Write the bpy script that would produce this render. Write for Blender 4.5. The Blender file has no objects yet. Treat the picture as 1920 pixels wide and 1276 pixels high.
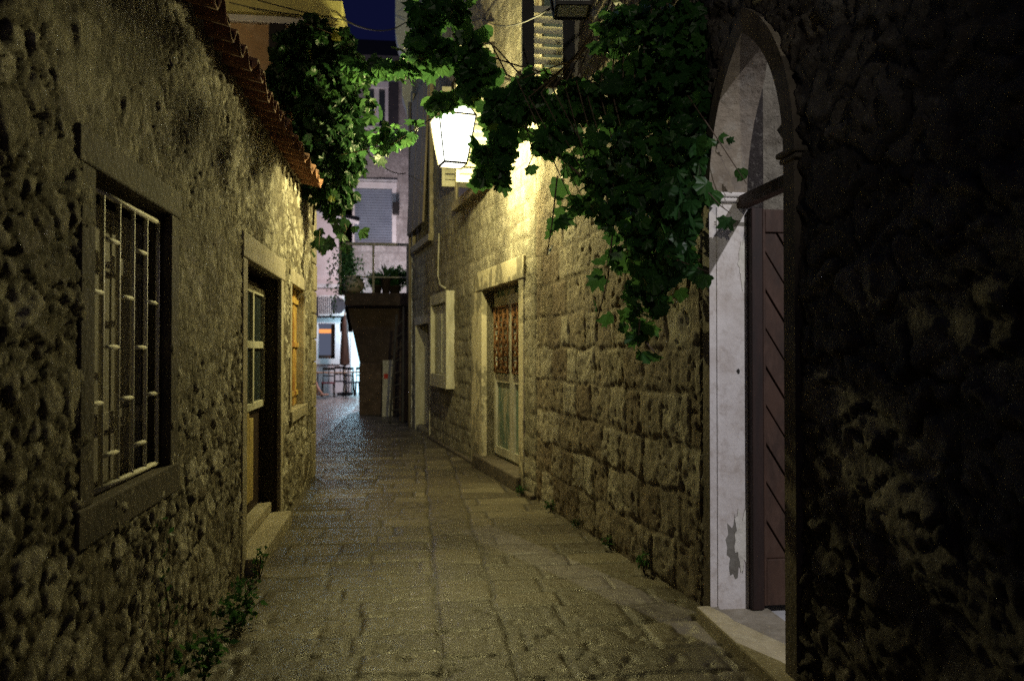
import bpy, math, random
import numpy as np
from mathutils import Vector, Matrix
random.seed(7)
R = math.radians
sc = bpy.context.scene
col = sc.collection
# ------------------------------------------------------------------ camera model (alley axis = +Y)
F = 1450.; YAW = math.atan(180/F); PIT = math.atan(20/F); EYE = 1.45
def ray(px, py):
    u = (px-960)/F; v = (638-py)/F
    f = (math.sin(YAW)*math.cos(PIT), math.cos(YAW)*math.cos(PIT), math.sin(PIT))
    r = (math.cos(YAW), -math.sin(YAW), 0)
    w = (-math.sin(YAW)*math.sin(PIT), -math.cos(YAW)*math.sin(PIT), math.cos(PIT))
    return [f[i]+u*r[i]+v*w[i] for i in range(3)]
def at(px, py, Y):
    d = ray(px, py); t = Y/d[1]
    return Vector((d[0]*t, Y, EYE+d[2]*t))
# ------------------------------------------------------------------ object helpers
OFF = {}
def tag(o, label=None, cat=None, group=None, kind=None):
    if label: o['label'] = label
    if cat: o['category'] = cat
    if group: o['group'] = group
    if kind: o['kind'] = kind
    return o
def thing(name, loc, label, cat, group=None):
    o = bpy.data.objects.new(name, None); o.empty_display_size = .2
    col.objects.link(o); o.location = loc; OFF[o] = Vector(loc)
    return tag(o, label, cat, group)
def link_mesh(name, me, mat, parent=None, loc=None):
    o = bpy.data.objects.new(name, me); col.objects.link(o)
    if mat: me.materials.append(mat)
    if parent is not None:
        o.parent = parent; OFF[o] = OFF[parent]
    else:
        OFF[o] = Vector(loc) if loc is not None else Vector((0, 0, 0)); o.location = OFF[o]
    off = OFF[o]
    if off.length > 0: me.transform(Matrix.Translation(-off))
    return o
def copy_tree(o, parent=None, loc=None, rz=None):
    c = o.copy(); col.objects.link(c); c.parent = parent
    if loc is not None: c.location = loc
    if rz is not None: c.rotation_euler.z = rz
    for ch in list(o.children): copy_tree(ch, c)
    return c
class MB:
    def __init__(s): s.v = []; s.f = []
    def add(s, vs, fs):
        b = len(s.v); s.v += [tuple(p) for p in vs]; s.f += [tuple(b+i for i in f) for f in fs]; return s
    def hexa(s, c):   # 8 corners: bottom 4 then top 4
        return s.add(c, [(3,2,1,0),(4,5,6,7),(0,1,5,4),(1,2,6,5),(2,3,7,6),(3,0,4,7)])
    def box(s, x0, x1, y0, y1, z0, z1, rz=0, piv=None):
        c = [(x0,y0,z0),(x1,y0,z0),(x1,y1,z0),(x0,y1,z0),(x0,y0,z1),(x1,y0,z1),(x1,y1,z1),(x0,y1,z1)]
        if rz:
            px, py = piv or ((x0+x1)/2, (y0+y1)/2); ca, sa = math.cos(rz), math.sin(rz)
            c = [(px+(x-px)*ca-(y-py)*sa, py+(x-px)*sa+(y-py)*ca, z) for x, y, z in c]
        return s.hexa(c)
    def bar(s, a, b, w, h=None, up=(0,0,1)):
        a = Vector(a); b = Vector(b); h = h or w; t = (b-a).normalized(); up = Vector(up)
        if abs(t.dot(up)) > .95: up = Vector((1,0,0))
        x = t.cross(up).normalized()*w/2; y = x.cross(t).normalized()*h/2
        return s.hexa([a-x-y, a+x-y, a+x+y, a-x+y, b-x-y, b+x-y, b+x+y, b-x+y])
    def tube(s, pts, r, n=8, r2=None):
        pts = [Vector(p) for p in pts]; rings = []
        for i, p in enumerate(pts):
            t = (pts[min(i+1, len(pts)-1)]-pts[max(i-1, 0)]).normalized()
            up = Vector((0,0,1)) if abs(t.z) < .9 else Vector((1,0,0))
            x = t.cross(up).normalized(); y = x.cross(t)
            rr = r if r2 is None else r+(r2-r)*i/(len(pts)-1)
            rings.append([p+(x*math.cos(a)+y*math.sin(a))*rr for a in [2*math.pi*k/n for k in range(n)]])
        vs = [q for g in rings for q in g]
        fs = [(i*n+k, i*n+(k+1) % n, (i+1)*n+(k+1) % n, (i+1)*n+k) for i in range(len(pts)-1) for k in range(n)]
        fs += [tuple(range(n))[::-1], tuple((len(pts)-1)*n+k for k in range(n))]
        return s.add(vs, fs)
    def lathe(s, c, prof, n=24):
        c = Vector(c); vs = []; fs = []
        for r, z in prof:
            for k in range(n):
                a = 2*math.pi*k/n; vs.append(c+Vector((r*math.cos(a), r*math.sin(a), z)))
        for i in range(len(prof)-1):
            for k in range(n): fs.append((i*n+k, i*n+(k+1) % n, (i+1)*n+(k+1) % n, (i+1)*n+k))
        fs += [tuple(range(n))[::-1], tuple((len(prof)-1)*n+k for k in range(n))]
        return s.add(vs, fs)
    def prism(s, poly, fn, a, b):   # poly of 2D points; fn(u, v, w) -> point
        n = len(poly)
        vs = [fn(u, v, a) for u, v in poly]+[fn(u, v, b) for u, v in poly]
        fs = [tuple(range(n)), tuple(range(2*n-1, n-1, -1))]+[(i, n+i, n+(i+1) % n, (i+1) % n) for i in range(n)]
        return s.add(vs, fs)
    def build(s, name, mat, parent=None, bevel=0, smooth=False, label=None, loc=None):
        me = bpy.data.meshes.new(name); me.from_pydata(s.v, [], s.f); me.update()
        import bmesh
        bm = bmesh.new(); bm.from_mesh(me); bmesh.ops.recalc_face_normals(bm, faces=bm.faces); bm.to_mesh(me); bm.free()
        if smooth: me.shade_smooth()
        o = link_mesh(name, me, mat, parent, loc)
        if bevel:
            m = o.modifiers.new('bevel', 'BEVEL'); m.width = bevel; m.segments = 2; m.limit_method = 'ANGLE'
        if label: o['label'] = label
        return o
class Wall:   # straight wall frame: s along, d outward, z up
    def __init__(s, p0, p1, side):
        s.p = Vector((p0[0], p0[1], 0)); q = Vector((p1[0], p1[1], 0)); s.L = (q-s.p).length
        s.t = (q-s.p).normalized(); s.n = Vector((s.t.y, -s.t.x, 0))*side
    def pt(s, a, d, z): return s.p+s.t*a+s.n*d+Vector((0,0,z))
    def sY(s, Y): return (Y-s.p.y)/s.t.y
    def box(s, mb, a0, a1, d0, d1, z0, z1):
        return mb.hexa([s.pt(a0,d0,z0), s.pt(a1,d0,z0), s.pt(a1,d1,z0), s.pt(a0,d1,z0), s.pt(a0,d0,z1), s.pt(a1,d0,z1), s.pt(a1,d1,z1), s.pt(a0,d1,z1)])
# ------------------------------------------------------------------ numpy noise
def hsh(ix, iy, seed):
    h = (ix.astype(np.int64)*374761393 + iy.astype(np.int64)*668265263 + seed*974711) & 0x7fffffff
    h = ((h ^ (h >> 13))*1274126177) & 0x7fffffff
    h = ((h ^ (h >> 16))*668265263) & 0x7fffffff
    return ((h ^ (h >> 15)) & 0xffffff)/16777216.
def vn(x, y, seed):
    ix = np.floor(x); iy = np.floor(y); fx = x-ix; fy = y-iy
    fx = fx*fx*(3-2*fx); fy = fy*fy*(3-2*fy)
    a = hsh(ix, iy, seed); b = hsh(ix+1, iy, seed); c = hsh(ix, iy+1, seed); d = hsh(ix+1, iy+1, seed)
    return (a+(b-a)*fx)*(1-fy)+(c+(d-c)*fx)*fy-.5
def fbm(x, y, seed, o=4):
    r = 0*x; a = 1.; 
    for k in range(o): r = r+a*vn(x*2**k+k*17.3, y*2**k+k*9.1, seed+k); a *= .5
    return r
def sm(x, a, b):
    t = np.clip((x-a)/(b-a), 0, 1); return t*t*(3-2*t)
def voro(x, y, cw, ch, seed, jit=.8, p=2.6):
    gx = x/cw; gy = y/ch; iy0 = np.floor(gy)
    F1 = np.full(x.shape, 9.); F2 = np.full(x.shape, 9.); ID = np.zeros(x.shape); TX = np.zeros(x.shape); TY = np.zeros(x.shape)
    for dy in (-1, 0, 1):
        iy = iy0+dy; sh = .5*np.mod(iy, 2)+.2*hsh(iy, iy*0, seed+5)
        ix0 = np.floor(gx-sh)
        for dx in (-2, -1, 0, 1, 2):
            ix = ix0+dx
            cx = ix+sh+.5+jit*(hsh(ix, iy, seed)-.5); cy = iy+.5+jit*(hsh(ix, iy, seed+1)-.5)
            wgt = .75+.5*hsh(ix, iy, seed+3)
            ax = gx-cx; ay = gy-cy
            d = (np.abs(ax)**p+np.abs(ay)**p)**(1/p)*wgt
            n = d < F1
            F2 = np.where(n, F1, np.minimum(F2, d)); ID = np.where(n, hsh(ix, iy, seed+2), ID)
            TX = np.where(n, ax, TX); TY = np.where(n, ay, TY); F1 = np.where(n, d, F1)
    return F2-F1, ID, TX, TY
def rects(x, y, rowh, bw, seed, var=.5):
    """coursed blocks: returns distance to nearest joint (m), id, local coords"""
    gy = y/rowh; gy = gy+.22*vn(gy*.9+3, x*0, seed+9)   # uneven courses
    iy = np.floor(gy); fy = gy-iy
    w = bw*(1+var*(hsh(iy, iy*0+3, seed)-.5)); off = hsh(iy, iy*0, seed+1)*10
    gx = x/w+off; ix = np.floor(gx); fx = gx-ix
    j0 = .32*(hsh(ix, iy, seed+4)-.5); j1 = .32*(hsh(ix+1, iy, seed+4)-.5)
    left = fx < j0; right = fx > 1+j1
    ixx = np.where(left, ix-1, np.where(right, ix+1, ix))
    e = np.minimum(np.abs(fx-j0), np.abs(fx-1-j1))*w
    ey = np.minimum(fy, 1-fy)*rowh
    return np.minimum(e, ey), hsh(ixx, iy, seed+7), (fx-.5), (fy-.5)
def grid_mesh(name, P, keep, tone, mort, mat, parent=None, extra=None, loc=None):
    ns, nz = P.shape[:2]
    idx = np.arange(ns*nz).reshape(ns, nz)
    q = np.stack([idx[:-1,:-1], idx[1:,:-1], idx[1:,1:], idx[:-1,1:]], -1)[keep]
    vs = P.reshape(-1, 3); tn = tone.reshape(-1); mo = mort.reshape(-1)
    V = vs.tolist(); Fq = q.tolist()
    if extra:
        b = len(V); V += [tuple(v) for v in extra.v]; Fq += [[b+i for i in f] for f in extra.f]
        tn = np.concatenate([tn, np.full(len(extra.v), .45)]); mo = np.concatenate([mo, np.full(len(extra.v), .6)])
    me = bpy.data.meshes.new(name); me.from_pydata(V, [], Fq); me.update()
    me.attributes.new('tone', 'FLOAT', 'POINT').data.foreach_set('value', tn.astype(np.float32))
    me.attributes.new('mort', 'FLOAT', 'POINT').data.foreach_set('value', mo.astype(np.float32))
    sm_ = np.ones(len(me.polygons), bool)
    if extra: sm_[len(q):] = False
    me.polygons.foreach_set('use_smooth', sm_)
    return link_mesh(name, me, mat, parent, loc)
def axis(a, b, cuts, step):
    pts = sorted(set([a, b]+[c for c in cuts if a < c < b])); out = [pts[0]]
    for p, q in zip(pts[:-1], pts[1:]):
        n = max(1, int(round((q-p)/step))); out += [p+(q-p)*(k+1)/n for k in range(n)]
    return np.array(out)
def relief(name, W, a0, a1, z0, z1, holes, style, seed, mat, parent, step=.018, thick=.25, mask=None, flip=False):
    S = axis(a0, a1, [h[0] for h in holes]+[h[1] for h in holes], step)
    Z = axis(z0, z1, [h[2] for h in holes]+[h[3] for h in holes], step)
    s, z = np.meshgrid(S, Z, indexing='ij')
    hgt, tone, mort = style(s, z, seed)
    sc_ = (s[:-1,:-1]+s[1:,1:])/2; zc = (z[:-1,:-1]+z[1:,1:])/2
    keep = np.ones(sc_.shape, bool)
    for h in holes: keep &= ~((sc_ > h[0]) & (sc_ < h[1]) & (zc > h[2]) & (zc < h[3]))
    if mask is not None: keep &= ~mask(sc_, zc)
    nb = np.zeros(s.shape, int); nb[:-1,:-1] += keep; nb[1:,:-1] += keep; nb[:-1,1:] += keep; nb[1:,1:] += keep
    hgt = np.where(nb < 4, -.05, hgt)
    p = np.array(W.p); t = np.array(W.t); n = np.array(W.n)
    P = p+s[...,None]*t+hgt[...,None]*n; P[...,2] += z
    ex = MB(); b0, b1 = -.045, -.045-thick
    cs = sorted(set([a0, a1]+[c for h in holes for c in h[:2] if a0 < c < a1]))
    for u, v in (zip(cs[:-1], cs[1:]) if thick > .01 else []):
        hh = sorted([(h[2], h[3]) for h in holes if h[0] <= u+1e-6 and h[1] >= v-1e-6]); z_ = z0
        for h0, h1 in hh+[(z1, z1)]:
            if h0-z_ > .01: W.box(ex, u, v, b1, b0, z_, h0)
            z_ = max(z_, h1)
    return grid_mesh(name, P, keep, tone, mort, mat, parent, ex if ex.v else None)
# styles -> height (m), tone 0..1, mortar 0..1
def rubble(cw, ch, amp, edge=.22, rough=.012, blk=2.6, jit=.85, warp=.05, fac=.05, fa=.012):
    def f(s, z, seed):
        u = s+warp*fbm(s*5, z*5, seed+11, 5); v = z+warp*.7*fbm(s*5+7, z*5, seed+21, 5)
        e, i, tx, ty = voro(u, v, cw, ch, seed, jit, blk)
        # a share of each cell pair splits into small stones
        e2, i2, tx2, ty2 = voro(u, v, cw*.45, ch*.55, seed+50, .8, blk)
        big = sm(fbm(s*1.4, z*1.4, seed+31, 2)+.6*(i-.5), -.12, .02)
        e = e*big+e2*.6*(1-big); i = np.where(big > .5, i, i2); tx = tx*big+tx2*(1-big)*.5; ty = ty*big+ty2*(1-big)*.5
        k = sm(e, .02, edge)
        prot = .35+.65*hsh(np.floor(i*9999), i*0, seed+4)
        h = amp*k*prot+amp*k*((hsh(np.floor(i*999), i*0, 5)-.5)*1.2*tx+(hsh(np.floor(i*999), i*0, 6)-.5)*1.2*ty)
        for fs_, fw_ in ((1, 1), (.45, .5)):   # broken faces: small tilted facets
            q_ = .012*fbm(s*20, z*20, seed+83, 3)
            e3, i3, tx3, ty3 = voro(u+q_, v-q_, fac*fs_*1.3, fac*fs_, seed+87, .95, 2)
            h = h+fa*fw_*(.3+.7*k)*((hsh(np.floor(i3*999), i3*0, 15)-.5)*2.2*tx3+(hsh(np.floor(i3*999), i3*0, 16)-.5)*2.2*ty3+(hsh(np.floor(i3*999), i3*0, 17)-.5)*.7)
        i = np.clip(i+.28*(i3-.5), 0, 1)
        pl = sm(fbm(s*1.1+3, z*1.1, seed+71, 4), .08, .4)*.6   # patches of old render filling the joints
        h = h*(1-pl)+pl*amp*.75
        h = h+rough*fbm(s*7, z*9, seed+41, 6)+rough*.6*np.abs(fbm(s*22, z*30, seed+43, 3))-amp*.5
        return h, i*(1-.6*pl)+.5*.6*pl, (1-sm(e, .02, edge*1.5))*(1-.6*pl)
    return f
def ashlar(rowh, bw, amp, joint=.03, rough=.01, warp=.02, vert=0.):
    def f(s, z, seed):
        u = s+warp*fbm(s*4, z*4, seed+11, 5); v = z+warp*fbm(s*4+7, z*4, seed+21, 5)
        e, i, tx, ty = rects(u, v, rowh, bw, seed)
        k = sm(e, .004, joint)
        prot = .3+.7*hsh(np.floor(i*9999), i*0, seed+4)
        h = amp*k*prot+amp*.5*k*((hsh(np.floor(i*999), i*0, 5)-.5)*tx*2+(hsh(np.floor(i*999), i*0, 6)-.5)*ty*2)
        pit = np.clip(fbm(s*22, z*22, seed+61, 3)-.25, 0, 1)
        h = h+rough*fbm(s*10, z*10, seed+41, 6)*.8-rough*2.*pit-amp*.5
        return h, i, 1-sm(e, 0, joint*.8)
    return f
# ------------------------------------------------------------------ materials
def mat(name):
    m = bpy.data.materials.new(name); m.use_nodes = True; nt = m.node_tree; nt.nodes.clear()
    return m, nt
def N(nt, t, **k):
    n = nt.nodes.new(t)
    for a, b in k.items():
        if a in n.inputs.keys(): n.inputs[a].default_value = b
        else: setattr(n, a, b)
    return n
def noise(nt, scale, detail=4, rough=.55, vec=None):
    n = N(nt, 'ShaderNodeTexNoise'); n.inputs['Scale'].default_value = scale
    n.inputs['Detail'].default_value = detail; n.inputs['Roughness'].default_value = rough
    if vec: nt.links.new(vec, n.inputs['Vector'])
    return n.outputs['Fac']
def mixc(nt, fac, a, b, mode='MIX'):
    n = nt.nodes.new('ShaderNodeMix'); n.data_type = 'RGBA'; n.blend_type = mode; n.clamp_factor = True
    for sock, v in ((n.inputs[0], fac), (n.inputs[6], a), (n.inputs[7], b)):
        if isinstance(v, (tuple, list)): sock.default_value = tuple(v)+((1,) if len(v) == 3 else ())
        elif isinstance(v, (int, float)): sock.default_value = v
        else: nt.links.new(v, sock)
    return n.outputs[2]
def ramp(nt, fac, stops):
    n = nt.nodes.new('ShaderNodeValToRGB'); nt.links.new(fac, n.inputs[0]); e = n.color_ramp.elements
    while len(e) < len(stops): e.new(.5)
    for q, (p, c) in zip(e, stops):
        q.position = p; q.color = tuple(c)+(1,) if not isinstance(c, (int, float)) else (c, c, c, 1)
    return n.outputs[0]
def finish(nt, color, rough=.8, bump=None, bs=.3, bd=.01, spec=.4, metal=0, trans=0):
    p = nt.nodes.new('ShaderNodeBsdfPrincipled'); o = nt.nodes.new('ShaderNodeOutputMaterial')
    if isinstance(color, tuple): p.inputs['Base Color'].default_value = color+(1,)
    else: nt.links.new(color, p.inputs['Base Color'])
    if isinstance(rough, (int, float)): p.inputs['Roughness'].default_value = rough
    else: nt.links.new(rough, p.inputs['Roughness'])
    p.inputs['Metallic'].default_value = metal
    p.inputs['Specular IOR Level'].default_value = spec
    if bump is not None:
        b = nt.nodes.new('ShaderNodeBump'); b.inputs['Strength'].default_value = bs; b.inputs['Distance'].default_value = bd
        nt.links.new(bump, b.inputs['Height']); nt.links.new(b.outputs[0], p.inputs['Normal'])
    nt.links.new(p.outputs[0], o.inputs[0])
    return p
def obvec(nt):
    return nt.nodes.new('ShaderNodeNewGeometry').outputs['Position']
def attr(nt, n):
    a = nt.nodes.new('ShaderNodeAttribute'); a.attribute_name = n; return a.outputs['Fac']
def stone_mat(name, stops, mortar, stain=(.05,.045,.04), st=.5, rough=.85, bd=.012, spec=.3, bumps=45):
    m, nt = mat(name); v = obvec(nt)
    c = ramp(nt, attr(nt, 'tone'), stops)
    c = mixc(nt, ramp(nt, noise(nt, 11, 7, .75, v), [(.42, 0), (.62, 1)]), c, mixc(nt, .5, c, (.045,.038,.028)), 'MIX')
    c = mixc(nt, ramp(nt, noise(nt, 33, 4, .7, v), [(.55, 0), (.75, 1)]), c, mixc(nt, .35, c, (.6,.56,.48)), 'MIX')
    c = mixc(nt, attr(nt, 'mort'), c, mortar)
    c = mixc(nt, ramp(nt, noise(nt, 1.3, 5, .7, v), [(.45, 0), (.68, st)]), c, stain)
    mth = nt.nodes.new('ShaderNodeMath'); mth.operation = 'MULTIPLY_ADD'
    n1 = nt.nodes.new('ShaderNodeTexNoise'); n1.noise_type = 'RIDGED_MULTIFRACTAL'; n1.inputs['Scale'].default_value = 13; n1.inputs['Detail'].default_value = 5; nt.links.new(v, n1.inputs['Vector'])
    nt.links.new(n1.outputs['Fac'], mth.inputs[0]); mth.inputs[1].default_value = .35; nt.links.new(noise(nt, bumps, 6, .72, v), mth.inputs[2])
    finish(nt, c, rough, mth.outputs[0], 1.0, bd*1.5, spec); return m
def plain(name, c1, c2, scale=6, rough=.7, bs=.3, bd=.004, spec=.3, metal=0, c3=None, thr=(.4, .65), stretch=None, bscale=30):
    m, nt = mat(name); v = obvec(nt)
    if stretch:
        mp = nt.nodes.new('ShaderNodeMapping'); mp.inputs['Scale'].default_value = stretch; nt.links.new(v, mp.inputs[0]); v = mp.outputs[0]
    c = mixc(nt, ramp(nt, noise(nt, scale, 6, .65, v), [(thr[0], 0), (thr[1], 1)]), c1, c2)
    if c3: c = mixc(nt, ramp(nt, noise(nt, scale*2.7, 6, .75, v), [(.5, 0), (.68, .7)]), c, c3)
    finish(nt, c, rough, noise(nt, bscale, 5, .6, v), bs, bd, spec, metal); return m
M = {}
M['left_stone'] = stone_mat('rough rubble stone', [(0, (.13,.105,.07)), (.35, (.27,.235,.165)), (.65, (.48,.44,.34)), (1, (.80,.75,.62))], (.105,.088,.06), (.07,.06,.045), .5, bd=.015)
M['mid_stone'] = stone_mat('weathered block stone', [(0, (.20,.15,.10)), (.5, (.34,.29,.21)), (1, (.50,.46,.37))], (.14,.115,.08), (.12,.09,.065), .6, bd=.022)
M['far_stone'] = stone_mat('grey squared stone', [(0, (.25,.22,.17)), (.5, (.36,.33,.26)), (1, (.46,.42,.34))], (.2,.175,.13), (.09,.085,.06), .7, bd=.02)
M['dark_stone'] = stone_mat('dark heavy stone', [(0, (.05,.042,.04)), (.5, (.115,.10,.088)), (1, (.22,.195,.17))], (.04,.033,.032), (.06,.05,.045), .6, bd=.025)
M['facade_stone'] = stone_mat('pale facade stone', [(0, (.38,.35,.33)), (1, (.55,.52,.5))], (.28,.26,.25), (.2,.19,.18), .4, bd=.015)
M['dressed'] = plain('dressed limestone', (.36,.32,.24), (.24,.21,.15), 5, .8, .5, .012, c3=(.44,.41,.33))
M['dressed_dark'] = plain('dark dressed stone', (.12,.10,.08), (.065,.055,.045), 5, .85, .6, .012)  # darker tone of the dressed limestone
M['jamb'] = plain('whitewashed stone', (.62,.59,.57), (.44,.39,.35), 5, .8, .6, .008, c3=(.36,.31,.27), thr=(.42,.85))
M['plaster_peel'] = plain('peeling cream plaster', (.50,.45,.33), (.22,.20,.15), 3.2, .85, .6, .015, thr=(.5,.53), stretch=(1,1,.6))
M['iron'] = plain('black iron', (.02,.02,.02), (.035,.03,.028), 12, .5, .2, .002, .4, .6)
M['grey_iron'] = plain('pale painted iron', (.82,.80,.70), (.66,.62,.52), 18, .6, .3, .002, .3)
M['rust'] = plain('rusted iron', (.15,.07,.03), (.08,.04,.02), 14, .8, .6, .004, .2, 0, c3=(.30,.15,.05))
M['rust_paint'] = plain('yellow paint with rust', (.50,.36,.10), (.28,.12,.035), 7, .7, .5, .004, thr=(.42,.58), stretch=(1.5,1.5,.6))
M['teal_paint'] = plain('peeling green paint', (.13,.19,.16), (.42,.40,.31), 3.5, .7, .5, .006, thr=(.48,.6), stretch=(1.6,1.6,.5))
M['old_white'] = plain('weathered white paint', (.50,.48,.40), (.33,.31,.25), 6, .6, .4, .004, stretch=(2,2,.5))
M['cream_paint'] = plain('cream shutter paint', (.52,.51,.42), (.38,.37,.29), 5, .55, .3, .003)
M['red_wood'] = plain('dark red wood', (.03,.015,.011), (.018,.010,.008), 8, .6, .4, .004, stretch=(3,3,.4))
M['brown_wood'] = plain('old reddish brown wood', (.062,.032,.020), (.028,.016,.011), 7, .65, .6, .006, stretch=(1,1,.35), c3=(.09,.052,.036))
M['grey_wood'] = plain('grey weathered planks', (.27,.23,.18), (.17,.14,.11), 6, .75, .6, .006, stretch=(4,4,.5))
M['ochre_board'] = plain('ochre painted board', (.42,.33,.13), (.30,.22,.08), 5, .7, .3, .003)
M['terracotta'] = plain('terracotta tile', (.25,.12,.07), (.12,.06,.04), 9, .85, .5, .006, c3=(.42,.21,.11))
M['yellow_plaster'] = plain('yellow plaster', (.45,.42,.16), (.36,.33,.13), 4, .85, .3, .006)
M['brown_plaster'] = plain('brown plaster', (.36,.24,.13), (.26,.17,.09), 3, .9, .5, .01, c3=(.42,.32,.22))
M['white_plaster'] = plain('white plaster', (.58,.58,.58), (.42,.42,.42), 3, .8, .3, .006)
M['pink_plaster'] = plain('pinkish plaster', (.62,.55,.54), (.5,.44,.43), 2, .85, .3, .006)
M['white_frame'] = plain('white window frame', (.72,.69,.68), (.62,.6,.58), 5, .5, .2, .003)
M['blue_shutter'] = plain('grey blue roller shutter', (.20,.235,.29), (.16,.19,.24), 2, .5, .2, .003)
M['dark'] = plain('dark interior', (.02,.018,.015), (.012,.011,.01), 5, .8)
M['dark_slate'] = plain('dark slate', (.05,.045,.05), (.03,.03,.035), 4, .8, .4, .01)
M['soffit'] = plain('dark vault stone', (.07,.05,.04), (.045,.032,.027), 3, .85, .7, .02, c3=(.11,.075,.06), bscale=12)  # dark mottled brown for vault, slab and plank
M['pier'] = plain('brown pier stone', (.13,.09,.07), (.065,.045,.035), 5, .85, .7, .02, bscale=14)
M['dark_pot'] = plain('dark clay pot', (.06,.045,.035), (.04,.03,.025), 8, .7)
M['pot'] = plain('pale glazed urn', (.42,.38,.32), (.30,.27,.22), 6, .4, .3, .004, .5)
M['stem'] = plain('vine stem bark', (.09,.065,.045), (.055,.04,.03), 20, .85, .6, .004)
M['skin'] = plain('skin', (.55,.34,.26), (.5,.3,.22), 8, .5, .1, .001)
M['cloth_dark'] = plain('dark cloth', (.05,.05,.07), (.035,.035,.05), 30, .9)
M['red_cloth'] = plain('dark red cushion', (.20,.05,.06), (.14,.035,.045), 20, .9)
M['table_wood'] = plain('table wood', (.38,.24,.14), (.28,.17,.10), 8, .4)
M['ac_white'] = plain('off white enamel', (.6,.6,.58), (.5,.5,.48), 4, .4)
M['cable'] = plain('black cable', (.012,.012,.012), (.02,.02,.02), 9, .6)
def emis(name, c, s, tr=0.):
    m, nt = mat(name); e = N(nt, 'ShaderNodeEmission'); e.inputs[0].default_value = c+(1,); e.inputs[1].default_value = s
    o = nt.nodes.new('ShaderNodeOutputMaterial')
    if tr:
        t = nt.nodes.new('ShaderNodeBsdfTransparent'); mx = nt.nodes.new('ShaderNodeMixShader'); mx.inputs[0].default_value = 1-tr
        nt.links.new(t.outputs[0], mx.inputs[1]); nt.links.new(e.outputs[0], mx.inputs[2]); nt.links.new(mx.outputs[0], o.inputs[0])
    else: nt.links.new(e.outputs[0], o.inputs[0])
    return m
M['lamp_glass'] = emis('lit lantern glass', (.96, 1, .88), 9, .6)
M['shop_light'] = emis('bright cyan shop light', (.55,.85,1), 2.2)
M['warm_sign'] = emis('orange lit strip', (1,.35,.1), 1.3)
M['cafe_light'] = emis('dim cafe interior', (.35,.4,.6), .25)
m, nt = mat('window glass')
finish(nt, (.035,.045,.05), .12, None, spec=.6); M['glass'] = m
m, nt = mat('unlit frosted glass')
finish(nt, (.55,.58,.5), .5, None, spec=.5); M['frosted'] = m
def leaf_mat(name, a, b, c):
    m, nt = mat(name); col_ = ramp(nt, attr(nt, 'tone'), [(0, a), (.5, b), (.93, c), (1, (.35,.30,.03))])
    p = nt.nodes.new('ShaderNodeBsdfPrincipled'); p.inputs['Roughness'].default_value = .42; p.inputs['Specular IOR Level'].default_value = .35
    nt.links.new(col_, p.inputs['Base Color'])
    t = nt.nodes.new('ShaderNodeBsdfTranslucent')
    hs = nt.nodes.new('ShaderNodeHueSaturation'); hs.inputs['Value'].default_value = 1.4; hs.inputs['Saturation'].default_value = .85; nt.links.new(col_, hs.inputs['Color']); nt.links.new(hs.outputs[0], t.inputs[0])
    mx = nt.nodes.new('ShaderNodeMixShader'); mx.inputs[0].default_value = .55; o = nt.nodes.new('ShaderNodeOutputMaterial')
    nt.links.new(p.outputs[0], mx.inputs[1]); nt.links.new(t.outputs[0], mx.inputs[2]); nt.links.new(mx.outputs[0], o.inputs[0]); return m
M['leaf'] = leaf_mat('vine leaf', (.014,.05,.014), (.026,.09,.018), (.05,.14,.026))
M['leaf_dark'] = leaf_mat('dark climber leaf', (.007,.025,.008), (.013,.045,.012), (.026,.07,.015))
M['leaf_far'] = leaf_mat('climber leaf', (.02,.08,.022), (.04,.14,.03), (.08,.20,.04))
# paving
m, nt = mat('paving stone'); v = obvec(nt)
c = ramp(nt, attr(nt, 'tone'), [(0, (.040,.033,.025)), (.5, (.098,.085,.063)), (1, (.185,.162,.12))])
c = mixc(nt, ramp(nt, noise(nt, 7, 6, .7, v), [(.35, 0), (.7, .75)]), c, (.10,.085,.06))
c = mixc(nt, ramp(nt, noise(nt, 28, 5, .7, v), [(.58, 0), (.7, .35)]), c, (.30,.27,.21))
c = mixc(nt, attr(nt, 'mort'), c, (.035,.03,.022))
c = mixc(nt, ramp(nt, noise(nt, .9, 4, .6, v), [(.42, 0), (.62, .45)]), c, (.09,.075,.055))
rg = ramp(nt, noise(nt, 14, 6, .75, v), [(.35, .26), (.65, .62)])
mth = nt.nodes.new('ShaderNodeMath'); mth.operation = 'ADD'
nt.links.new(noise(nt, 30, 5, .65, v), mth.inputs[0]); nt.links.new(noise(nt, 110, 3, .6, v), mth.inputs[1])
finish(nt, c, rg, mth.outputs[0], .45, .010, .4); M['paving'] = m
# ================================================================== THE GROUND
ys = [.4]
while ys[-1] < 21: ys.append(ys[-1]+max(.013, .0048*ys[-1]**1.0))
ys = np.array(ys); xs = np.arange(-1.55, 2.05, .0165)
x, y = np.meshgrid(xs, ys, indexing='ij')
wx = x+.018*fbm(x*4, y*4, 3, 3); wy = y+.05*fbm(x*.9, y*.9, 77, 2)+.022*fbm(x*5+9, y*5, 5, 3)+.02*(x+.2)
BL, BR = .12+.02*vn(y*2, y*0, 8), .46+.03*vn(y*2, y*0, 9)
e1, i1, tx1, ty1 = rects(wx+10, wy, .27, .55, 11, .6)
e2, i2, tx2, ty2 = rects(wx*0+.1+.08*i1*0, wy+.1, .42, 9, 31, .1)
e3, i3, tx3, ty3 = rects(wx+20, wy+.13, .30, .6, 51, .6)
inb = (wx > BL) & (wx < BR)
e = np.where(wx <= BL, e1, np.where(inb, e2, e3)); i = np.where(wx <= BL, i1, np.where(inb, i2, i3))
e = np.minimum(e, np.minimum(np.abs(wx-BL), np.abs(wx-BR)))
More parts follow.
